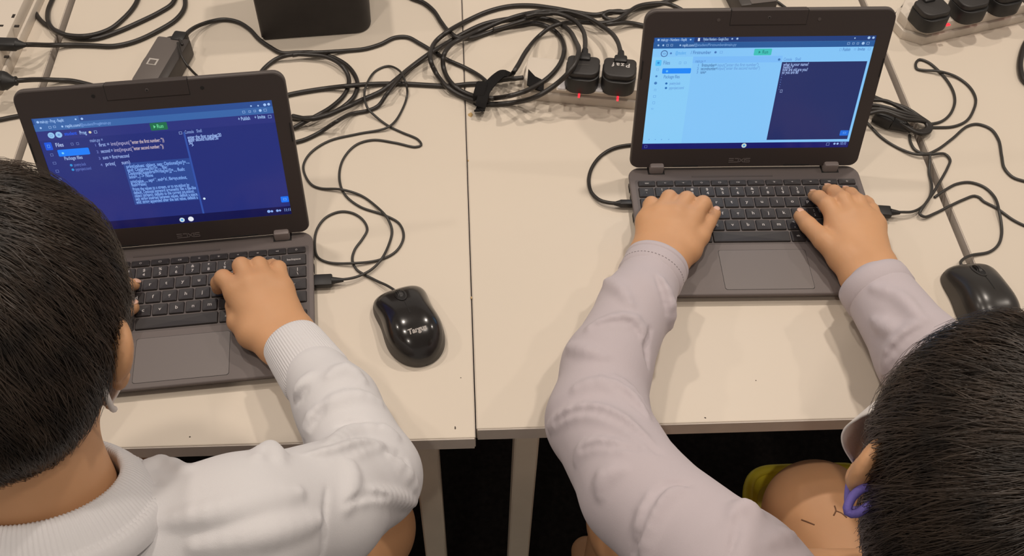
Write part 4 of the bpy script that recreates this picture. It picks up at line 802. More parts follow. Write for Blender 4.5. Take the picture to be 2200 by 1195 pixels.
mL = build_mouse('glossy black mouse with silver lettering right of the left laptop', pz(848, 620, 0.012), pz(917, 783, 0.004), 0.0665, 0.036, M_MTOP, 'Targus')
mR = build_mouse('dark grey mouse without lettering beside the right child\'s head', pz(2072, 566, 0.012), pz(2150, 742, 0.004), 0.0640, 0.037, M_MTOP2, None)
cable('cable', [(856, 630, .012), (845, 622, .008), (830, 613, .004), (814, 606), (798, 598), (782, 590), (766, 579), (757, 559), (762, 537), (779, 513), (789, 493), (779, 472), (757, 458), (731, 455), (701, 467), (681, 493), (676, 528), (683, 553), (705, 564), (753, 566), (814, 559), (850, 541), (867, 510), (858, 481), (827, 463), (773, 444), (740, 417), (729, 380), (738, 341), (766, 311), (801, 301), (849, 307), (893, 316), (905, 312), (898, 300), (862, 284), (835, 271), (808, 251), (789, 231), (783, 202), (791, 174), (808, 152), (835, 142), (858, 152), (871, 177), (875, 202), (865, 234), (846, 264), (828, 276), (768, 288), (707, 303), (668, 328), (652, 355), (656, 378), (671, 398), (690, 405), (731, 407), (775, 420), (810, 445), (831, 467), (842, 495), (836, 524), (818, 559), (797, 580), (772, 593), (755, 598, .005), (742, 600, .008), (722, 602, .008)], RN * 0.9, M_CABT, mL)
usb_plug(mL, pz(674, 605, .008), pz(714, 603, .008), 0.0165, 0.0075, 0.014)
cable('cable', [(2066, 572, .010), (2064, 563, .006), (2074, 554, .003), (2090, 548), (2124, 542), (2144, 527), (2152, 502), (2147, 457), (2137, 424), (2114, 402), (2084, 392), (2056, 395), (2036, 405), (2022, 414), (2008, 424)], RN, M_CABT, mR)

# ------------------------------------------------------------------ smooth implicit modelling for bodies and clothes
class Cone:                                 # tapered capsule
    def __init__(s, a, b, ra, rb): s.a = np.asarray(a, np.float32); s.b = np.asarray(b, np.float32); s.ra = ra; s.rb = rb
    def d(s, P):
        ba = s.b - s.a; L2 = float(ba @ ba) + 1e-12; t = np.clip(((P - s.a) @ ba) / L2, 0, 1)
        q = P - s.a - t[:, None] * ba; return np.sqrt(np.einsum('ij,ij->i', q, q)) - (s.ra + (s.rb - s.ra) * t)
class Ell:                                  # ellipsoid, optional rotation matrix (columns = local axes)
    def __init__(s, c, r, R=None): s.c = np.asarray(c, np.float32); s.r = np.asarray(r, np.float32); s.R = None if R is None else np.asarray(R, np.float32)
    def d(s, P):
        q = P - s.c
        if s.R is not None: q = q @ s.R
        k0 = np.sqrt(((q / s.r) ** 2).sum(1)); k1 = np.sqrt(((q / s.r ** 2) ** 2).sum(1)); return np.where(k1 > 1e-9, k0 * (k0 - 1) / np.maximum(k1, 1e-9), -s.r.min())
class U:                                    # smooth union of children
    def __init__(s, items, k): s.items = items; s.k = k
    def d(s, P, cull=None):
        out = None
        for it in s.items:
            if cull is not None and not isinstance(it, (U, Cut, Mod)):
                if it._dc[cull[0]] > cull[1] + s.k + 0.004: continue
            di = it.d(P, cull) if isinstance(it, (U, Cut, Mod)) else it.d(P)
            if di is None: continue
            if out is None: out = di
            else:
                h = np.maximum(s.k - np.abs(out - di), 0) / s.k if s.k > 0 else 0; out = np.minimum(out, di) - (h * h * s.k * 0.25 if s.k > 0 else 0)
        return out
class Cut:                                  # smooth subtraction of b from a
    def __init__(s, a, b, k): s.a = a; s.b = b; s.k = k
    def d(s, P, cull=None):
        a = s.a.d(P, cull) if isinstance(s.a, (U, Cut, Mod)) else s.a.d(P)
        if a is None: return None
        b = s.b.d(P, cull) if isinstance(s.b, (U, Cut, Mod)) else s.b.d(P)
        if b is None: return a
        b = -b; h = np.maximum(s.k - np.abs(a - b), 0) / s.k; return np.maximum(a, b) + h * h * s.k * 0.25
class Mod:                                  # arbitrary change of the distance: fn(P, d)
    def __init__(s, a, fn): s.a = a; s.fn = fn
    def d(s, P, cull=None):
        a = s.a.d(P, cull) if isinstance(s.a, (U, Cut, Mod)) else s.a.d(P)
        return None if a is None else s.fn(P, a)
def sdf_mesh(name, f, lo, hi, h, n=16, slack=0.012):
    """Surface nets over the blocks the surface passes through."""
    lo = np.asarray(lo, float); hi = np.asarray(hi, float); nb = np.ceil((hi - lo) / (h * n)).astype(int); bs = h * n; rb = bs * 0.87
    ii = np.stack(np.meshgrid(*[np.arange(k) for k in nb], indexing='ij'), -1).reshape(-1, 3)
    cen = (lo + (ii + 0.5) * bs).astype(np.float32); dc = f.d(cen); ok = np.abs(dc) < rb + slack
    g = np.arange(n + 1); G = np.stack(np.meshgrid(g, g, g, indexing='ij'), -1).reshape(-1, 3).astype(np.float32)
    K = np.int64(1) << 20; VK, VP, QK = [], [], []
    def leaves(n_):
        for ch in (n_.items if isinstance(n_, U) else (n_.a, n_.b) if isinstance(n_, Cut) else (n_.a,)):
            if isinstance(ch, (U, Cut, Mod)): leaves(ch)
            else: ch._dc = ch.d(cen[ok])
    if isinstance(f, (U, Cut, Mod)): leaves(f)
    for c, b in enumerate(ii[ok]):
        org = lo + b * bs; P = (org + G * h).astype(np.float32); v = f.d(P, (c, rb))
        if v is None: continue
        v = v.reshape(n + 1, n + 1, n + 1); s = v < 0
        if s.all() or not s.any(): continue
        cs = np.zeros((n, n, n), int)
        for dx in (0, 1):
            for dy in (0, 1):
                for dz in (0, 1): cs += s[dx:n + dx, dy:n + dy, dz:n + dz]
        cell = np.argwhere((cs > 0) & (cs < 8)); acc = np.zeros((len(cell), 3)); cnt = np.zeros(len(cell)); cx, cy, cz = cell.T
        for ax in range(3):
            o = [a for a in range(3) if a != ax]
            for p in (0, 1):
                for q in (0, 1):
                    off = [0, 0, 0]; off[o[0]] = p; off[o[1]] = q; A = v[cx + off[0], cy + off[1], cz + off[2]]; o2 = list(off); o2[ax] = 1; B = v[cx + o2[0], cy + o2[1], cz + o2[2]]
                    m = (A < 0) != (B < 0); t = np.where(m, A / np.where(m, A - B, 1), 0); pt = np.tile(np.array(off, float), (len(cell), 1)); pt[:, ax] = t; acc += pt * m[:, None]; cnt += m
        pos = org + (cell + acc / np.maximum(cnt, 1)[:, None]) * h; gi = b * n + cell
        VK.append((gi[:, 0].astype(np.int64) * K + gi[:, 1]) * K + gi[:, 2]); VP.append(pos)
        for ax in range(3):
            o1, o2_ = (ax + 1) % 3, (ax + 2) % 3
            A = s[:n, :n, :n]; sl = [slice(0, n)] * 3; sl[ax] = slice(1, n + 1); B = s[tuple(sl)]
            e = np.argwhere(A != B)
            if not len(e): continue
            inside = A[e[:, 0], e[:, 1], e[:, 2]]; ge = b * n + e; q = []
            for (p1, p2) in ((0, 0), (-1, 0), (-1, -1), (0, -1)):
                c_ = ge.copy(); c_[:, o1] += p1; c_[:, o2_] += p2; q.append((c_[:, 0].astype(np.int64) * K + c_[:, 1]) * K + c_[:, 2])
            q = np.stack(q, 1); q[~inside] = q[~inside][:, ::-1]; QK.append(q)
    VK = np.concatenate(VK); VP = np.concatenate(VP); o = np.argsort(VK); VK, VP = VK[o], VP[o]; Q = np.concatenate(QK)
    idx = np.searchsorted(VK, Q); idx = np.clip(idx, 0, len(VK) - 1); good = (VK[idx] == Q).all(1); me = arr_mesh(name, VP, idx[good])
    me.polygons.foreach_set('use_smooth', np.ones(len(me.polygons), dtype=bool)); return me
def march(f, u, v, t0=0.25, t1=1.9):
    """first hit of the photo ray (u, v) with the surface f, as a point in the scene"""
    d = ray(u, v); t = t0
    for _ in range(200):
        p = CAM_POS + d * t; x = float(f.d(p[None].astype(np.float32))[0])
        if x < 0.0004: return p
        t += max(x * 0.8, 0.0006)
        if t > t1: return None
    return p
def fold_cones(f, pts, r, sink=0.6):
    """a ridge (or crease) following the cloth: photo-frame polyline dropped onto the surface"""
    S = [march(f, u, v) for u, v in pts]; S = [s for s in S if s is not None]
    if len(S) < 2: return []
    S = catmull(S, 0.010); out = []; n = len(S)
    for i in range(n - 1):
        ra = r * math.sin(PI * (0.12 + 0.76 * i / (n - 1))) ; rb_ = r * math.sin(PI * (0.12 + 0.76 * (i + 1) / (n - 1)))
        da = ray_at(S[i]); db = ray_at(S[i + 1]); out.append(Cone(S[i] + da * ra * sink, S[i + 1] + db * rb_ * sink, ra, rb_))
    return out
def ray_at(p): d = p - CAM_POS; return d / np.linalg.norm(d)
M_SKIN = mat('skin', (0.555, 0.300, 0.155), 0.50, spec=0.35, sss=0.10, noise=(14, 0.06), bump=(420, 0.10, 0.0006))

def hand_sdf(J, wrist, fore, thick=1.0, left=False):
    """J: finger name -> list of (u, v, z, r) from knuckle to tip; wrist: two (u, v, z, r) across the wrist; fore: the forearm end"""
    W = [(np.array(pz(*w[:3])), w[3]) for w in wrist]; pts = {k: [(np.array(pz(*j[:3])) if j[0] is not None else None, j[3]) for j in v] for k, v in J.items()}
    for k, v in pts.items():                                        # joints given as offsets (None, (dx, dy, dz), -, r)
        for i, (p, r) in enumerate(v):
            if p is None: pts[k][i] = (pts[k][i - 1][0] + np.array(J[k][i][1]), r)
    fingers = []
    for k in ('index', 'middle', 'ring', 'pinky', 'thumb'):
        v = pts[k]; items = [Cone(v[i][0], v[i + 1][0], v[i][1], v[i + 1][1]) for i in range(len(v) - 1)]; fingers.append(U(items, 0.003))
    fing = U(fingers, 0.0010)
    mc = [pts[k][0] for k in ('index', 'middle', 'ring', 'pinky')]; palm = []
    for i, (p, r) in enumerate(mc):
        t = i / 3; w = W[0][0] * (1 - t) + W[1][0] * t; wr = W[0][1] * (1 - t) + W[1][1] * t; palm.append(Cone(w, p + np.array([0, 0, -0.002]), wr, r * 1.05))
    for i in range(3): palm.append(Cone(mc[i][0] - [0, 0, 0.004], mc[i + 1][0] - [0, 0, 0.004], mc[i][1] * 0.92, mc[i + 1][1] * 0.92))
    palm.append(Cone(W[0][0], W[1][0], W[0][1], W[1][1])); tc = pts['thumb'][0]; palm.append(Cone(W[0][0], tc[0], W[0][1] * 0.9, tc[1])); palm.append(Cone(tc[0], mc[0][0] - [0, 0, 0.008], tc[1] * 0.85, mc[0][1] * 0.75))
    body = U([U(palm, 0.012), fing], 0.0040)
    arm = [Cone(W[i][0], np.array(fore[0]) + (W[i][0] - (W[0][0] + W[1][0]) / 2) * 0.8, W[i][1], fore[1]) for i in (0, 1)]
    return U([body, U(arm, 0.012)], 0.010), (W[0][0] + W[1][0]) / 2, pts
def zr(x, y, z, r): return (1330 + x * 0.2845, 340 + y * 0.2845, z, r)      # close-up of the right keyboard
def zl(x, y, z, r): return (200 + x * 0.318, 480 + y * 0.318, z, r)         # close-up of the left keyboard
HAND_RL = dict(index=[zr(548, 455, .046, .0118), zr(632, 345, .049, .0098), (None, (.006, .008, -.012), 0, .0086), (None, (.001, .003, -.010), 0, .0074)],
    middle=[zr(425, 425, .049, .0122), zr(510, 312, .051, .0098), (None, (.002, .009, -.013), 0, .0086), (None, (.0, .003, -.011), 0, .0074)],
    ring=[zr(312, 425, .047, .0118), zr(378, 300, .050, .0096), (None, (.001, .009, -.013), 0, .0084), (None, (.0, .003, -.011), 0, .0072)],
    pinky=[zr(212, 465, .041, .0112), zr(243, 343, .043, .0086), (None, (.0, .008, -.011), 0, .0076), (None, (.0, .003, -.008), 0, .0066)],
    thumb=[zr(520, 690, .034, .0150), zr(612, 590, .036, .0115), zr(675, 480, .034, .0092), zr(722, 418, .029, .0076)])
HAND_RR = dict(index=[zr(1655, 480, .044, .0122), zr(1572, 350, .048, .0096), zr(1508, 296, .037, .0084), zr(1468, 282, .026, .0070)],
    middle=[zr(1752, 440, .047, .0122), zr(1690, 312, .051, .0096), zr(1622, 254, .039, .0084), zr(1575, 236, .026, .0070)],
    ring=[zr(1848, 450, .046, .0118), zr(1802, 330, .049, .0094), zr(1748, 272, .038, .0082), zr(1710, 254, .026, .0068)],
    pinky=[zr(1935, 500, .041, .0112), zr(1905, 395, .043, .0086), zr(1878, 342, .034, .0074), zr(1862, 315, .025, .0062)],
    thumb=[zr(1690, 745, .036, .0165), zr(1545, 620, .038, .0120), zr(1428, 505, .034, .0098), zr(1370, 438, .029, .0084)])
HAND_LR = dict(index=[zl(968, 455, .049, .0120), zl(880, 372, .050, .0100), zl(848, 405, .037, .0088), zl(845, 440, .027, .0074)],
    middle=[zl(1062, 410, .053, .0124), zl(1002, 288, .056, .0100), (None, (-.001, .010, -.014), 0, .0088), (None, (.0, .003, -.013), 0, .0074)],
    ring=[zl(1165, 395, .051, .0120), zl(1120, 282, .053, .0096), (None, (.0, .010, -.014), 0, .0084), (None, (.0, .003, -.012), 0, .0072)],
    pinky=[zl(1275, 430, .045, .0112), zl(1252, 305, .046, .0090), zl(1212, 288, .034, .0078), zl(1192, 292, .026, .0066)],
    thumb=[zl(1075, 745, .033, .0160), zl(975, 665, .032, .0115), zl(950, 560, .026, .0092), zl(945, 500, .023, .0076)])
HAND_LL = dict(index=[(205, 640, .044, .0115), (243, 610, .044, .0092), (269, 611, .034, .0082), (288, 612, .026, .0068)],
    middle=[(187, 622, .046, .0118), (221, 586, .047, .0094), (245, 584, .036, .0082), (259, 590, .026, .0068)],
    ring=[(167, 612, .046, .0114), (195, 574, .046, .0090), (215, 566, .036, .0080), (227, 570, .026, .0066)],
    pinky=[(145, 612, .041, .0106), (167, 574, .041, .0084), (183, 562, .032, .0074), (193, 562, .025, .0062)],
    thumb=[(199, 715, .034, .0150), (239, 690, .034, .0115), (265, 670, .030, .0094), (285, 661, .025, .0078)])
sd_rl, w_rl, p_rl = hand_sdf(HAND_RL, [zr(385, 770, .034, .0185), zr(215, 735, .034, .0185)], (pz(1372, 655, .050), .025))
sd_rr, w_rr, p_rr = hand_sdf(HAND_RR, [zr(1822, 905, .036, .0175), zr(1958, 825, .036, .0175)], (pz(1940, 705, .053), .026))
sd_lr, w_lr, p_lr = hand_sdf(HAND_LR, [zl(1240, 825, .034, .0175), zl(1375, 740, .034, .0175)], (pz(684, 816, .052), .024))
sd_ll, w_ll, p_ll = hand_sdf(HAND_LL, [(160, 715, .034, .0180), (120, 690, .034, .0180)], (pz(105, 765, .052), .025))
def frame(yaw, pitch, roll):
    """head axes (columns right, forward, up); yaw turns left, pitch looks down, roll tips to the right"""
    y, p, r = map(math.radians, (yaw, -pitch, roll)); c, s = math.cos, math.sin
    Rz = np.array([[c(y), -s(y), 0], [s(y), c(y), 0], [0, 0, 1]]); Rx = np.array([[1, 0, 0], [0, c(p), -s(p)], [0, s(p), c(p)]]); Ry = np.array([[c(r), 0, s(r)], [0, 1, 0], [-s(r), 0, c(r)]])
    return Rz @ Rx @ Ry
class Head:
    def __init__(s, c, yaw, pitch, roll, k=1.0): s.c = np.asarray(c, float); s.R = frame(yaw, pitch, roll); s.k = k
    def w(s, p): return s.c + s.R @ (np.asarray(p, float) * s.k)
    def E(s, p, r, R=None): return Ell(s.w(p), np.array(r) * s.k, s.R if R is None else s.R @ R)
    def C(s, a, b, ra, rb): return Cone(s.w(a), s.w(b), ra * s.k, rb * s.k)
    def sdf(s):
        rot = lambda ax, d: np.array(Matrix.Rotation(math.radians(d), 3, ax))
        core = U([s.E((0, -.006, .006), (.074, .092, .082)), s.E((0, .034, -.042), (.056, .054, .074)), s.E((0, .020, -.070), (.046, .052, .050)), s.C((0, .060, -.102), (0, .066, -.096), .018, .016)], 0.030)
        nose = U([s.C((0, .084, -.010), (0, .103, -.044), .007, .0105), s.C((-.009, .094, -.050), (.009, .094, -.050), .0075, .0075)], 0.006)
        brow = U([s.C((-.030, .078, .010), (-.010, .086, .010), .008, .008), s.C((.030, .078, .010), (.010, .086, .010), .008, .008)], 0.006)
        lips = s.C((-.014, .088, -.074), (.014, .088, -.074), .007, .007)
        eyes = [s.E((sx * .029, .076, -.008), (.016, .010, .009)) for sx in (-1, 1)]
        ears = []
        for sx in (-1, 1):
            Re = rot('Z', sx * 36) @ rot('Y', sx * 12)
            outer = U([s.E((sx * .081, -.012, -.022), (.0085, .0195, .0230), Re), s.E((sx * .078, -.006, -.042), (.0068, .0110, .0140), Re)], 0.008)
            ears.append(Cut(outer, s.E((sx * .0895, -.008, -.025), (.0060, .011, .016), Re), 0.004))
        return U([core, nose, brow, lips] + eyes + ears, 0.008)
HL = Head((-.340, -.090, .355), 2, 28, 4, 1.05)
HR = Head((.334, -.232, .350), -14, 2, 9, 1.0)
def A3(*p): return np.array(pz(*p))
NKL = np.array((-.330, -.172, .250)); NKR = np.array((.335, -.300, .238))
cuffL0, cuffL1 = A3(626, 735, .044), A3(684, 816, .054); cuffM0, cuffM1 = A3(126, 708, .044), A3(104, 768, .054)
hemL0, hemR0 = A3(1412, 566, .048), A3(1872, 606, .050)
# sleeve axes from shoulder to wrist: (point, sleeve radius)
ARM_LR = [((-.190, -.178, .175), .060), (A3(690, 1092, .13), .0545), (A3(790, 1024, .074), .0500), (A3(724, 872, .062), .0420), (cuffL1, .036)]
ARM_LL = [((-.470, -.160, .175), .060), ((-.515, -.010, .062), .050), (cuffM1, .036)]
ARM_RL = [((.205, -.222, .142), .058), (A3(1370, 1060, .105), .050), (A3(1284, 905, .060), .0500), (A3(1303, 790, .057), .0450), (A3(1366, 660, .052), .0395), (hemL0 + (A3(1366, 660, .052) - hemL0) * .36, .035)]
ARM_RR = [((.468, -.230, .142), .058), (A3(2075, 880, .064), .0500), (A3(1985, 770, .057), .0450), (hemR0 + (A3(1985, 770, .057) - hemR0) * .17, .037)]
def body_sdf(head, nk, arms, hip, knees, feet):
    hips = np.array(hip)
    neck = U([Cone(head.w((0, -.020, -.050)), nk + [0, 0, -.01], .050, .052), Cone(head.w((0, -.045, -.02)), nk + [0, -.010, -.01], .040, .045)], 0.02)
    torso = U([Cone(nk + [0, -.02, -.05], nk * 0.5 + hips * 0.5, .055, .090), Cone(np.array(arms[0][0][0]) - [0, 0, .02], np.array(arms[1][0][0]) - [0, 0, .02], .034, .034), Cone(nk * 0.5 + hips * 0.5, hips, .092, .100)], 0.04)
    limbs = []
    for arm in arms:
        r = [min(q[1] - .013, .036) for q in arm]; limbs += [Cone(arm[i][0], arm[i + 1][0], r[i], r[i + 1]) for i in range(len(arm) - 1)]
    legs = []
    for k, ft, sx in zip(knees, feet, (-1, 1)):
        h = hips + [sx * .075, .03, -.02]; legs += [Cone(h, k, .078, .060), Cone(k, ft, .056, .036), Cone(ft, np.array(ft) + [0, .13, -.022], .034, .026)]
    return U([U([head.sdf(), neck], 0.022), torso, U(limbs, 0.014), U(legs, 0.015)], 0.02)
# ------------------------------------------------------------------ the two children
HIPL, HIPR = (-.335, -.300, -.100), (.365, -.340, -.096)
KNL, KNR = [(-.440, .040, -.165), A3(780, 1135, -.165)], [A3(1374, 1120, -.152), A3(1754, 1102, -.148)]
bodyL = U([body_sdf(HL, NKL, (ARM_LR, ARM_LL), HIPL, KNL, [(-.43, .06, -.66), (-.165, .04, -.66)]), sd_lr, sd_ll], 0.006)
bodyR = U([body_sdf(HR, NKR, (ARM_RR, ARM_RL), HIPR, KNR, [(.19, .03, -.66), (.44, .05, -.66)]), sd_rl, sd_rr], 0.006)
perL = thing('person', 'child in a white long-sleeved top seen from behind, typing on the left laptop', 'person', (-.33, -.25, -.72))
perR = thing('person', 'child in a pale lilac top with a white mask, typing on the right laptop', 'person', (.33, -.28, -.72))
def add_part(name, me, m, par):
    o = mesh_obj(name, me, m); return adopt(o, par)
add_part('body', sdf_mesh('body', bodyL, (-.66, -.46, -.75), (.08, .36, .56), 0.0026), M_SKIN, perL)
add_part('body', sdf_mesh('body', bodyR, (.0, -.50, -.75), (.70, .46, .52), 0.0026), M_SKIN, perR)

# ---- fingernails on the tips that show, faint pen marks on the knee
M_NAIL = mat('fingernail', (0.66, 0.40, 0.29), 0.30, spec=0.5)
def nail(pts, f, par, w=.0042, l=.0052):
    a, b, r = pts[-2][0], pts[-1][0], pts[-1][1]; d_ = (b - a) / np.linalg.norm(b - a); s_ = np.cross(d_, [0, 0, 1.0]); s_ /= np.linalg.norm(s_); u_ = np.cross(s_, d_)
    bm = bmesh.new(); bmesh.ops.create_uvsphere(bm, u_segments=14, v_segments=8, radius=1.0); c_ = b + d_ * r * 0.25 + u_ * r * 0.86
    mt = Matrix(((s_[0] * w, d_[0] * l, u_[0] * .0014, c_[0]), (s_[1] * w, d_[1] * l, u_[1] * .0014, c_[1]), (s_[2] * w, d_[2] * l, u_[2] * .0014, c_[2]), (0, 0, 0, 1)))
    bmesh.ops.transform(bm, matrix=mt, verts=bm.verts); adopt(bm_obj('fingernail', bm, M_NAIL, smooth=True), par)
for f_ in ('thumb', 'index', 'middle', 'ring'): nail(p_rr[f_], f_, perR)
nail(p_rl['thumb'], 'thumb', perR); nail(p_ll['index'], 'index', perL); nail(p_ll['thumb'], 'thumb', perL)
for pts in ([(1793, 1087), (1796, 1097), (1791, 1108)], [(1796, 1098), (1808, 1103), (1819, 1112)], [(1722, 1117), (1733, 1121), (1750, 1128)]):
    S = [march(bodyR, u, v) for u, v in pts]
    if all(s is not None for s in S): adopt(mesh_obj('pen_mark', tube_mesh('pen_mark', catmull(S, .002), .0008, 6), mat('pen_ink', (0.17, 0.08, 0.04), .8)), perR)
# ---- tops
M_WTOP = mat('white_cotton', (0.632, 0.618, 0.630), 0.85, spec=0.2, sheen=0.15, noise=(8, 0.02), bump=(1400, 0.25, 0.0006))
M_LTOP = mat('pale_lilac_jersey', (0.490, 0.432, 0.460), 0.8, spec=0.25, sheen=0.15, noise=(8, 0.02), bump=(1700, 0.30, 0.0006))
def with_folds(base, ridges, creases, kr=0.009, kc=0.0045):
    R_ = []; C_ = []
    for pts, r in ridges: R_ += fold_cones(base, pts, r * 1.15, 0.45)
    f = U([base] + ([U(R_, 0.004)] if R_ else []), kr)
    for pts, r in creases: C_ += fold_cones(f, pts, r * 1.55, -0.10)
    return Cut(f, U(C_, 0.002), kc) if C_ else f
def zs(p, x0, y0, k): return [(x0 + a * k, y0 + b * k) for a, b in p]
def sleeve(arm, k=0.010): return U([Cone(arm[i][0], arm[i + 1][0], arm[i][1], arm[i + 1][1]) for i in range(len(arm) - 1)], k)
def torso_cloth(nk, ls, rs, hip):
    ls, rs, hip = np.array(ls), np.array(rs), np.array(hip)
    return U([Cone(rs, nk + [.060, -.010, -.055], .056, .040), Cone(ls, nk + [-.060, -.010, -.055], .056, .040), Cone(nk + [.035, -.030, -.115], hip + [.035, .03, .06], .085, .122), Cone(nk + [-.035, -.030, -.115], hip + [-.035, .03, .06], .085, .122), Ell(nk + [0, -.035, -.150], (.150, .100, .125)), Cone(hip + [0, .03, .10], hip + [0, .01, .035], .132, .122)], 0.040)
baseL = U([sleeve(ARM_LR), torso_cloth(NKL, ARM_LL[0][0], ARM_LR[0][0], HIPL), sleeve(ARM_LL)], 0.018)
baseL = Cut(baseL, U([Cone(NKL + [0, -.006, -.012], NKL + [0, .060, .10], .061, .052)], .001), 0.006)
k = .431
ridL = [(zs([(500, 300), (465, 360), (440, 410)], 450, 680, k), .0065), (zs([(600, 300), (680, 270), (760, 320)], 450, 680, k), .006), (zs([(560, 480), (630, 430), (740, 408), (840, 430)], 450, 680, k), .007), (zs([(480, 590), (520, 510), (590, 440)], 450, 680, k), .0065), (zs([(600, 640), (720, 585), (860, 575), (920, 600)], 450, 680, k), .0075), (zs([(510, 700), (640, 690), (760, 655), (850, 650)], 450, 680, k), .008),
    (zs([(690, 720), (712, 800), (700, 890), (680, 960)], 450, 680, k), .0045), (zs([(900, 700), (980, 790), (1030, 890)], 450, 680, k), .005), (zs([(700, 925), (820, 895), (940, 910), (1020, 930)], 450, 680, k), .005),
    ([(300, 1012), (345, 1000), (395, 1010)], .007), ([(440, 985), (480, 965), (520, 985)], .012), ([(555, 985), (580, 972), (600, 990)], .008), ([(350, 1120), (480, 1100), (640, 1060)], .008), ([(420, 1175), (560, 1150), (680, 1120)], .008)]
creL = [(zs([(505, 695), (600, 692), (690, 672), (760, 645), (835, 632)], 450, 680, k), .0030), (zs([(420, 440), (450, 395), (490, 345)], 450, 680, k), .0030), (zs([(500, 560), (540, 490), (575, 450)], 450, 680, k), .0025), (zs([(640, 545), (740, 520), (840, 530)], 450, 680, k), .0024), (zs([(880, 660), (950, 690), (1000, 740)], 450, 680, k), .0026),
    (zs([(690, 930), (800, 890), (900, 905)], 450, 680, k), .0022), (zs([(585, 860), (580, 950), (575, 1050), (560, 1190)], 450, 680, k), .0012), ([(280, 1025), (318, 1028), (345, 1040)], .0022)]
topL = with_folds(baseL, ridL, creL)
add_part('white_top', sdf_mesh('white_top', topL, (-.64, -.47, -.36), (.06, .22, .34), 0.0024), M_WTOP, perL)

baseR = U([sleeve(ARM_RL, .012), torso_cloth(NKR, ARM_RL[0][0], ARM_RR[0][0], HIPR), sleeve(ARM_RR, .016)], 0.018)
baseR = Cut(baseR, U([Cone(NKR + [0, -.004, -.014], NKR + [0, .050, .12], .064, .054)], .001), 0.006)
k = .565
ridR = [(zs([(210, 330), (290, 308), (370, 308), (420, 370)], 1150, 520, k), .0075), (zs([(480, 150), (505, 240), (512, 320)], 1150, 520, k), .007), (zs([(160, 560), (250, 545), (340, 585), (415, 660)], 1150, 520, k), .0075), (zs([(300, 520), (360, 575), (420, 640)], 1150, 520, k), .0055), (zs([(270, 150), (330, 190), (360, 240)], 1150, 520, k), .005), (zs([(60, 700), (140, 660), (230, 655), (330, 695), (420, 765)], 1150, 520, k), .0085), (zs([(160, 830), (190, 790), (250, 775), (340, 790)], 1150, 520, k), .0065), (zs([(250, 960), (270, 900), (330, 870)], 1150, 520, k), .0065), (zs([(420, 1190), (430, 1090), (470, 1000), (540, 950)], 1150, 520, k), .010), (zs([(130, 400), (200, 420), (260, 440)], 1150, 520, k), .005),
    ([(1830, 690), (1880, 690), (1930, 720)], .006), ([(1900, 800), (1930, 740), (1985, 690)], .0075), ([(1880, 620), (1930, 640), (1980, 690)], .006),
    ([(1575, 1110), (1600, 1095), (1625, 1105)], .007), ([(1650, 1170), (1700, 1150), (1745, 1160)], .006)]
creR = [(zs([(70, 690), (135, 645), (230, 638), (330, 678), (420, 748), (468, 800)], 1150, 520, k), .0032), (zs([(175, 790), (230, 768), (300, 772), (390, 788)], 1150, 520, k), .0022), (zs([(372, 1190), (388, 1085), (430, 985), (500, 918), (585, 920)], 1150, 520, k), .0034), (zs([(290, 530), (350, 580), (420, 655)], 1150, 520, k), .0026), (zs([(220, 320), (300, 300), (365, 305), (395, 350)], 1150, 520, k), .0024), (zs([(440, 330), (425, 400), (430, 470)], 1150, 520, k), .0026), (zs([(460, 130), (490, 200), (500, 270)], 1150, 520, k), .0022),
    ([(1905, 770), (1935, 735), (1975, 705)], .0024), ([(1585, 1105), (1580, 1150), (1565, 1195)], .0016), ([(1770, 1160), (1800, 1190)], .002)]
topR = with_folds(baseR, ridR, creR)
add_part('lilac_top', sdf_mesh('lilac_top', topR, (.02, -.50, -.36), (.70, .34, .32), 0.0024), M_LTOP, perR)

# ---- cuffs and hems: short knitted tubes round the wrist
def ring_tube(name, c0, c1, prof, m, par, ribs=0, amp=0.0, flat=0.88, n=None, tilt=0.0):
    """lathe round the axis c0->c1; prof = (t along axis, radius); flattened vertically"""
    c0, c1 = np.asarray(c0, float), np.asarray(c1, float); ax = c1 - c0; L = np.linalg.norm(ax); ax = ax / L; sd = np.cross(ax, [0, 0, 1.0]); sd /= np.linalg.norm(sd); up = np.cross(sd, ax)
    n = n or (ribs * 6 if ribs else 64); a = np.arange(n) * 2 * PI / n; V = []
    for t, r in prof:
        rr = r + (amp * np.cos(a * ribs) if ribs else 0); V.append(c0 + ax * (t * L) + (np.cos(a) * rr)[:, None] * sd + (np.sin(a) * rr * flat)[:, None] * up + (tilt * np.cos(a))[:, None] * ax)
    V = np.concatenate(V); m_ = len(prof); i = np.arange(m_ - 1)[:, None]; j = np.arange(n)[None, :]; j2 = (j + 1) % n
    Fq = np.stack([i * n + j, i * n + j2, (i + 1) * n + j2, (i + 1) * n + j], -1).reshape(-1, 4); me = arr_mesh(name, V, Fq); me.polygons.foreach_set('use_smooth', np.ones(len(me.polygons), dtype=bool)); return add_part(name, me, m, par)
ring_tube('ribbed_cuff', cuffL0, cuffL1, [(0.06, .0275), (0.0, .0290), (-.01, .0310), (0.02, .0325), (.15, .0338), (.4, .0350), (.7, .0362), (.92, .0372), (1.0, .0368), (1.03, .034)], M_WTOP, perL, 70, .00028)
ring_tube('ribbed_cuff', cuffM0, cuffM1, [(0.06, .0275), (0.0, .0290), (0.02, .0325), (.4, .0350), (.92, .0372), (1.03, .034)], M_WTOP, perL, 70, .00028)
ax = A3(1366, 660, .052)
ring_tube('sleeve_hem', hemL0, hemL0 + (ax - hemL0) * 0.42, [(.20, .0300), (.05, .0330), (0.0, .0350), (0.02, .0368), (.16, .0374), (.22, .0368), (.24, .0362), (.26, .0366), (.9, .0372), (1.0, .0350)], M_LTOP, perR, flat=0.94)
axr = A3(1985, 770, .057)
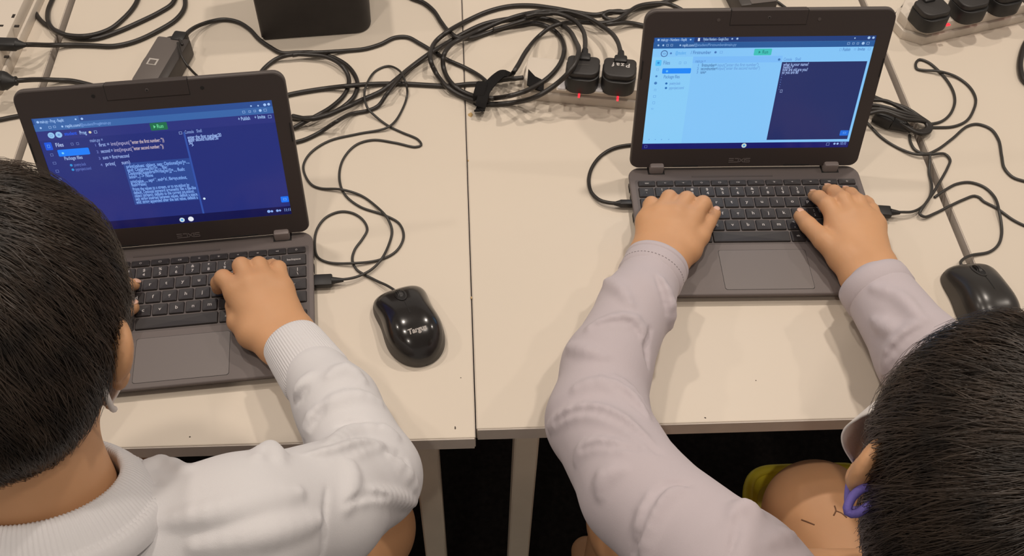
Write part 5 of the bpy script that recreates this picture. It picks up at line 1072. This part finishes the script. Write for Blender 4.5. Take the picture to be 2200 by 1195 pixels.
ring_tube('sleeve_hem', hemR0, hemR0 + (axr - hemR0) * 0.22, [(.30, .0310), (.05, .0350), (0.0, .0372), (0.03, .0388), (.3, .0396), (.9, .0396), (1.0, .0370)], M_LTOP, perR, flat=0.94)
# dark stitch marks along the left hem
axd = (ax - hemL0); axl = np.linalg.norm(axd); axd = axd / axl; sd_ = np.cross(axd, [0, 0, 1.0]); sd_ /= np.linalg.norm(sd_); up_ = np.cross(sd_, axd); bm = bmesh.new()
for j in range(26):
    a0 = PI * (0.06 + 0.88 * j / 25); a1 = a0 + 0.055; pts = []
    for a in (a0, a1):
        for t in (0.0192, 0.0200): pts.append(hemL0 + axd * t * 1.0 + sd_ * math.cos(a) * .0372 + up_ * math.sin(a) * .0372 * .94)
    q = [bm.verts.new(p) for p in (pts[0], pts[1], pts[3], pts[2])]; bm.faces.new(q)
o = bm_obj('hem_stitching', bm, mat('dark_stitch', (0.20, 0.17, 0.18), 0.9)); adopt(o, perR); tag(o, kind='stuff')
# ---- collars
def collar(name, c, axis, prof, m, par, ribs=0, amp=0.0, sx=1.0, sy=1.0, dip=0.0):
    c = np.asarray(c, float); z = np.asarray(axis, float); z /= np.linalg.norm(z); x = np.cross([0, 1.0, 0], z); x /= np.linalg.norm(x); y = np.cross(z, x)
    n = ribs * 6 if ribs else 96; a = np.arange(n) * 2 * PI / n; V = []
    for i, (r, h) in enumerate(prof):
        rib = amp * np.cos(a * ribs) if ribs and 0 < i < len(prof) - 3 else 0
        V.append(c + (np.cos(a) * r * sx)[:, None] * x + (np.sin(a) * r * sy)[:, None] * y + (h + rib + dip * np.sin(a))[:, None] * z)
    V = np.concatenate(V); m_ = len(prof); i = np.arange(m_ - 1)[:, None]; j = np.arange(n)[None, :]; j2 = (j + 1) % n
    Fq = np.stack([i * n + j, i * n + j2, (i + 1) * n + j2, (i + 1) * n + j], -1).reshape(-1, 4); me = arr_mesh(name, V, Fq); me.polygons.foreach_set('use_smooth', np.ones(len(me.polygons), dtype=bool)); return add_part(name, me, m, par)
collar('ribbed_collar', NKL + [0, -.003, -.005], (0.0, .50, .87), [(.058, -.012), (.0575, .006), (.0590, .0095), (.062, .0098), (.068, .0060), (.074, -.0005), (.0795, -.0085), (.0810, -.011), (.0825, -.0105), (.086, -.0150), (.0895, -.024), (.088, -.032)], M_WTOP, perL, 130, .00042, 1.02, .98)
collar('round_collar', NKR + [0, -.002, -.010], (0.0, .35, .94), [(.062, -.012), (.0615, .004), (.0635, .0075), (.067, .0070), (.073, .0015), (.079, -.007), (.082, -.013), (.085, -.024)], M_LTOP, perR, 0, 0, 1.04, .98)
# ---- shorts (under the table)
M_SHORT = mat('dark_shorts', (0.03, 0.03, 0.035), 0.9)
for par, hip, kn in ((perL, HIPL, KNL), (perR, HIPR, KNR)):
    hp = np.array(hip); it = [Cone(hp + [-.06, 0, .0], hp + [.06, 0, .0], .106, .106)]
    for sx, q in zip((-1, 1), kn): h0 = hp + [sx * .075, .03, -.02]; it.append(Cone(h0, h0 + (np.array(q) - h0) * 0.42, .086, .078))
    add_part('shorts', sdf_mesh('shorts', U(it, 0.03), hp - [.25, .16, .16], hp + [.25, .32, .16], 0.005), M_SHORT, par)

# ---- hair
M_HAIR = mat('black_brown_hair', (0.027, 0.0175, 0.0115), 0.38, spec=0.45, noise=(45, 0.6))
def hair_shape(k=1.0): return U([Ell((0, -.006 * k, .006 * k), (.0745 * k, .0925 * k, .0825 * k)), Ell((0, -.046 * k, -.044 * k), (.058 * k, .046 * k, .052 * k))], 0.03 * k)
def hairline(P, k):
    x, y = np.abs(P[:, 0]) / k, P[:, 1] / k
    z = np.interp(y, [-.12, -.050, -.036, -.022, .012, .022, .034, .050, .066, .10], [-.088, -.084, -.055, -.006, -.006, -.030, -.026, .020, .042, .046]); return z * k
def add_hair(head, par, whorl, n, length, seed, sweep=(0.0, 0.0, 0.0), nape=1.0, wild=0.16):
    g = np.random.default_rng(seed); k = head.k; f = hair_shape(k); R = head.R
    grad = lambda P: np.stack([(f.d((P + e).astype(np.float32)) - f.d((P - e).astype(np.float32))) / .002 for e in (np.eye(3) * .001)], 1)
    def cap(P, d): q = (P - head.c.astype(np.float32)) @ R.astype(np.float32); return q
    class Cap:
        def d(s, P, cull=None):
            q = ((P - head.c) @ R).astype(np.float32); d = f.d(q) - .0065 * k; return np.maximum(d, (hairline(q, k) + .004 - q[:, 2]) * 0.8).astype(np.float32)
    cm = sdf_mesh('hair', Cap(), head.c - .15, head.c + .15, 0.0030); hair = add_part('hair', cm, M_HAIR, par)
    D = g.normal(size=(n * 3, 3)); D /= np.linalg.norm(D, axis=1, keepdims=True); P = D * [.08 * k, .10 * k, .09 * k] + [0, -.02 * k, -.01 * k]
    for _ in range(4): G = grad(P); G /= np.maximum(np.linalg.norm(G, axis=1, keepdims=True), 1e-6); P = P - G * f.d(P.astype(np.float32))[:, None]
    P = P[P[:, 2] > hairline(P, k) + .003][:n]; n = len(P)
    down = R.T @ np.array([0, 0, -1.0]); wh = np.array(whorl) * k; seg = 6
    low = np.clip((P[:, 2] / k + .075) / .10, 0, 1); L = length * (0.34 + 0.66 * low) * g.uniform(0.65, 1.15, n); q_ = P / k; lock = np.sin(q_ @ np.array([95., 40., 60.]) + 2 * np.sin(q_ @ np.array([-30., 80., 45.]))) * np.sin(q_ @ np.array([50., -70., 110.])); layer = (g.uniform(.0035, .0125, n) + .0032 * lock) * (0.45 + 0.55 * low) * k
    jit = g.normal(scale=wild, size=(n, 3)); clump = np.sin(P @ np.array([310., 190., 250.]) / k)[:, None] * 0.24 * np.array([[1, .4, -.6]])
    S = np.zeros((n, seg + 1, 3)); S[:, 0] = P; X = P.copy()
    for i in range(seg):
        t = (i + 1) / seg; G = grad(X); G /= np.maximum(np.linalg.norm(G, axis=1, keepdims=True), 1e-6)
        v = X - wh; v /= np.maximum(np.linalg.norm(v, axis=1, keepdims=True), 1e-6); v = v + down * 0.55 + np.array(sweep) + jit * (0.6 + 0.8 * t) + clump
        v -= G * (v * G).sum(1, keepdims=True); v /= np.maximum(np.linalg.norm(v, axis=1, keepdims=True), 1e-6)
        X = X + v * (L / seg)[:, None]; dd = f.d(X.astype(np.float32)); tgt = layer * min(1.0, 0.25 + t * 1.6) * (1.0 if t < .8 else .92) + .0015
        pull = np.where(X[:, 2] < hairline(X, k) + .002, 0.35, 0.85); X = X + G * ((tgt - dd) * pull)[:, None]; S[:, i + 1] = X
    W = S @ R.T + head.c; T = np.gradient(W, axis=1); T /= np.maximum(np.linalg.norm(T, axis=2, keepdims=True), 1e-9)
    N = np.cross(T, W - head.c); N /= np.maximum(np.linalg.norm(N, axis=2, keepdims=True), 1e-9); B = np.cross(T, N)
    rad = (np.linspace(1.0, 0.25, seg + 1) * 0.00050)[None, :, None] * g.uniform(.7, 1.35, n)[:, None, None]
    out = W - head.c; out /= np.linalg.norm(out, axis=2, keepdims=True); out -= T * (out * T).sum(2, keepdims=True)
    V = np.stack([W - N * rad, W + out * rad * 0.9, W + N * rad], 2).reshape(-1, 3)
    st = np.arange(n)[:, None, None] * (seg + 1) * 3; i = np.arange(seg)[None, :, None] * 3; j = np.arange(2)[None, None, :]
    Fq = np.stack([st + i + j, st + i + j + 1, st + i + 4 + j, st + i + 3 + j], -1).reshape(-1, 4)
    me = arr_mesh('hair_strands', V, Fq); me.polygons.foreach_set('use_smooth', np.ones(len(me.polygons), dtype=bool)); o = mesh_obj('hair_strands', me, M_HAIR); adopt(o, par); tag(o, kind='stuff'); o.parent = hair; o.matrix_parent_inverse = (par.matrix_basis @ hair.matrix_parent_inverse).inverted()
    return hair
add_hair(HL, perL, (-.030, -.045, .080), 18500, .078, 3, sweep=(.10, .0, 0))
add_hair(HR, perR, (.045, -.040, .075), 18500, .078, 5, sweep=(-.10, .12, 0))

# ---- masks with ear loops
def mask(head, par, side, loop_m, loop_r, name_loop, flare=0.0, wide=70, dx=0.0):
    nu, nv = 41, 21; V = []
    for j in range(nv):
        v = j / (nv - 1); z = -.014 - .104 * v
        for i in range(nu):
            s = 2 * i / (nu - 1) - 1; a = s * math.radians(wide); pl = (v * 4) % 1.0; pleat = (.0022 * pl) * (1 - .3 * abs(s))
            r = .076 + .012 * math.sin(PI * min(1, v * 1.05)) * (1 - abs(s) ** 3) + pleat; top = .010 * math.exp(-(s / .16) ** 2) * max(0, 1 - v * 2.2)
            x = math.sin(a) * ((.064 + dx) * (1 - .20 * v ** 2) + .005 * math.sin(PI * v) + flare * (1 if s * side > 0 else 0) * abs(s) ** 3 * math.sin(PI * (.12 + .76 * v))); y = .020 + math.cos(a) * (r - .002) * (1 - .10 * v) + top; V.append(head.w((x, y, z + .018 * abs(s) ** 2 * (0.5 - v) * -2.0)))
    i = np.arange(nv - 1)[:, None]; j = np.arange(nu - 1)[None, :]; Fq = np.stack([i * nu + j, i * nu + j + 1, (i + 1) * nu + j + 1, (i + 1) * nu + j], -1).reshape(-1, 4)
    me = arr_mesh('face_mask', np.array(V), Fq); me.polygons.foreach_set('use_smooth', np.ones(len(me.polygons), dtype=bool))
    mk = add_part('face_mask', me, mat('mask_cloth', (0.74, 0.69, 0.66), 0.8, sheen=0.2, bump=(900, .3, .0005)), par); so = mk.modifiers.new('thickness', 'SOLIDIFY'); so.thickness = 0.0016
    for sx in (-1, 1):
        pts = [(sx * .060, .045, -.032), (sx * .071, .026, -.018), (sx * .079, .004, .002), (sx * .078, -.014, .004), (sx * .0765, -.030, -.010), (sx * .0755, -.034, -.034), (sx * .0755, -.024, -.060), (sx * .068, .004, -.078), (sx * .050, .043, -.099)]
        S = catmull([head.w(p) for p in pts], .003); o = mesh_obj(name_loop, tube_mesh(name_loop, S, loop_r * head.k), loop_m); adopt(o, par); o.parent = mk; o.matrix_parent_inverse = (par.matrix_basis @ mk.matrix_parent_inverse).inverted()
    return mk
mkL = mask(HL, perL, 1, mat('white_elastic', (0.72, 0.68, 0.65), 0.7), .0021, 'ear_loop', 0.006, 72)
M_PURP = mat('purple_elastic', (0.135, 0.105, 0.40), 0.7, bump=(900, .3, .0006))
mkR = mask(HR, perR, -1, M_PURP, .0024, 'ear_loop', 0.016, 72)
S = catmull([HR.w(p) for p in ((-.078, -.026, -.026), (-.084, -.029, -.025), (-.0895, -.036, -.030), (-.0895, -.043, -.035), (-.084, -.043, -.034), (-.077, -.036, -.029), (-.074, -.029, -.026))], .0025)
o = mesh_obj('slack_loop', tube_mesh('slack_loop', S, .0030), M_PURP); adopt(o, perR); o.parent = mkR; o.matrix_parent_inverse = (perR.matrix_basis @ mkR.matrix_parent_inverse).inverted()

# ------------------------------------------------------------------ chair under the right child
M_YEL = mat('yellow_plastic', (0.86, 0.76, 0.06), 0.45, noise=(20, .05))
cz = -.215; pc = pz(1606, 1030, cz)
chair = thing('chair', 'yellow plastic chair under the child in the lilac top', 'chair', (pc[0] + .002, pc[1] + .008, -.72), 0.0)
def seat_outline(s):                        # narrower at the front, rounded corners
    c = [(-.095, -.40), (.265, -.40), (.150, .012), (0.0, .012)]; cx, cy = .085, -.19; P_ = []
    c = [(cx + (x - cx) * s, cy + (y - cy) * s) for x, y in c]
    for q in range(4):
        p, a, b = np.array(c[q]), np.array(c[q - 1]), np.array(c[(q + 1) % 4]); u1 = (a - p) / np.linalg.norm(a - p); u2 = (b - p) / np.linalg.norm(b - p); rr = .030 * s
        for k_ in range(7):
            t_ = k_ / 6; P_.append(tuple((1 - t_) ** 2 * (p + u1 * rr) + 2 * t_ * (1 - t_) * p + t_ * t_ * (p + u2 * rr)))
    return P_
bm = bmesh.new(); add_prism(bm, seat_outline(1.0), .484, .5035, .006, 3); bm_obj('seat', bm, M_YEL, chair, autosmooth=40)
so_ = seat_outline(.965); S = catmull([np.array([p[0], p[1], .505]) for p in so_] + [np.array([*so_[0], .505])], .01); mesh_obj('seat_rim', tube_mesh('seat_rim', S, .0065), M_YEL, chair)
bm = bmesh.new(); add_prism(bm, seat_outline(.88), .498, .5050, .002, 2); bm_obj('seat_pad', bm, mat('yellow_pad', (0.74, 0.66, 0.12), .6), chair, autosmooth=40)
for lx, ly in ((.014, -.012), (.130, -.012), (-.06, -.38), (.235, -.38)):
    bm = bmesh.new(); add_box(bm, lx - .009, lx + .009, ly - .009, ly + .009, 0, .488, .002, 1); bm_obj('leg', bm, mat('chair_metal', (.2, .19, .18), .35, metal=.8), chair)
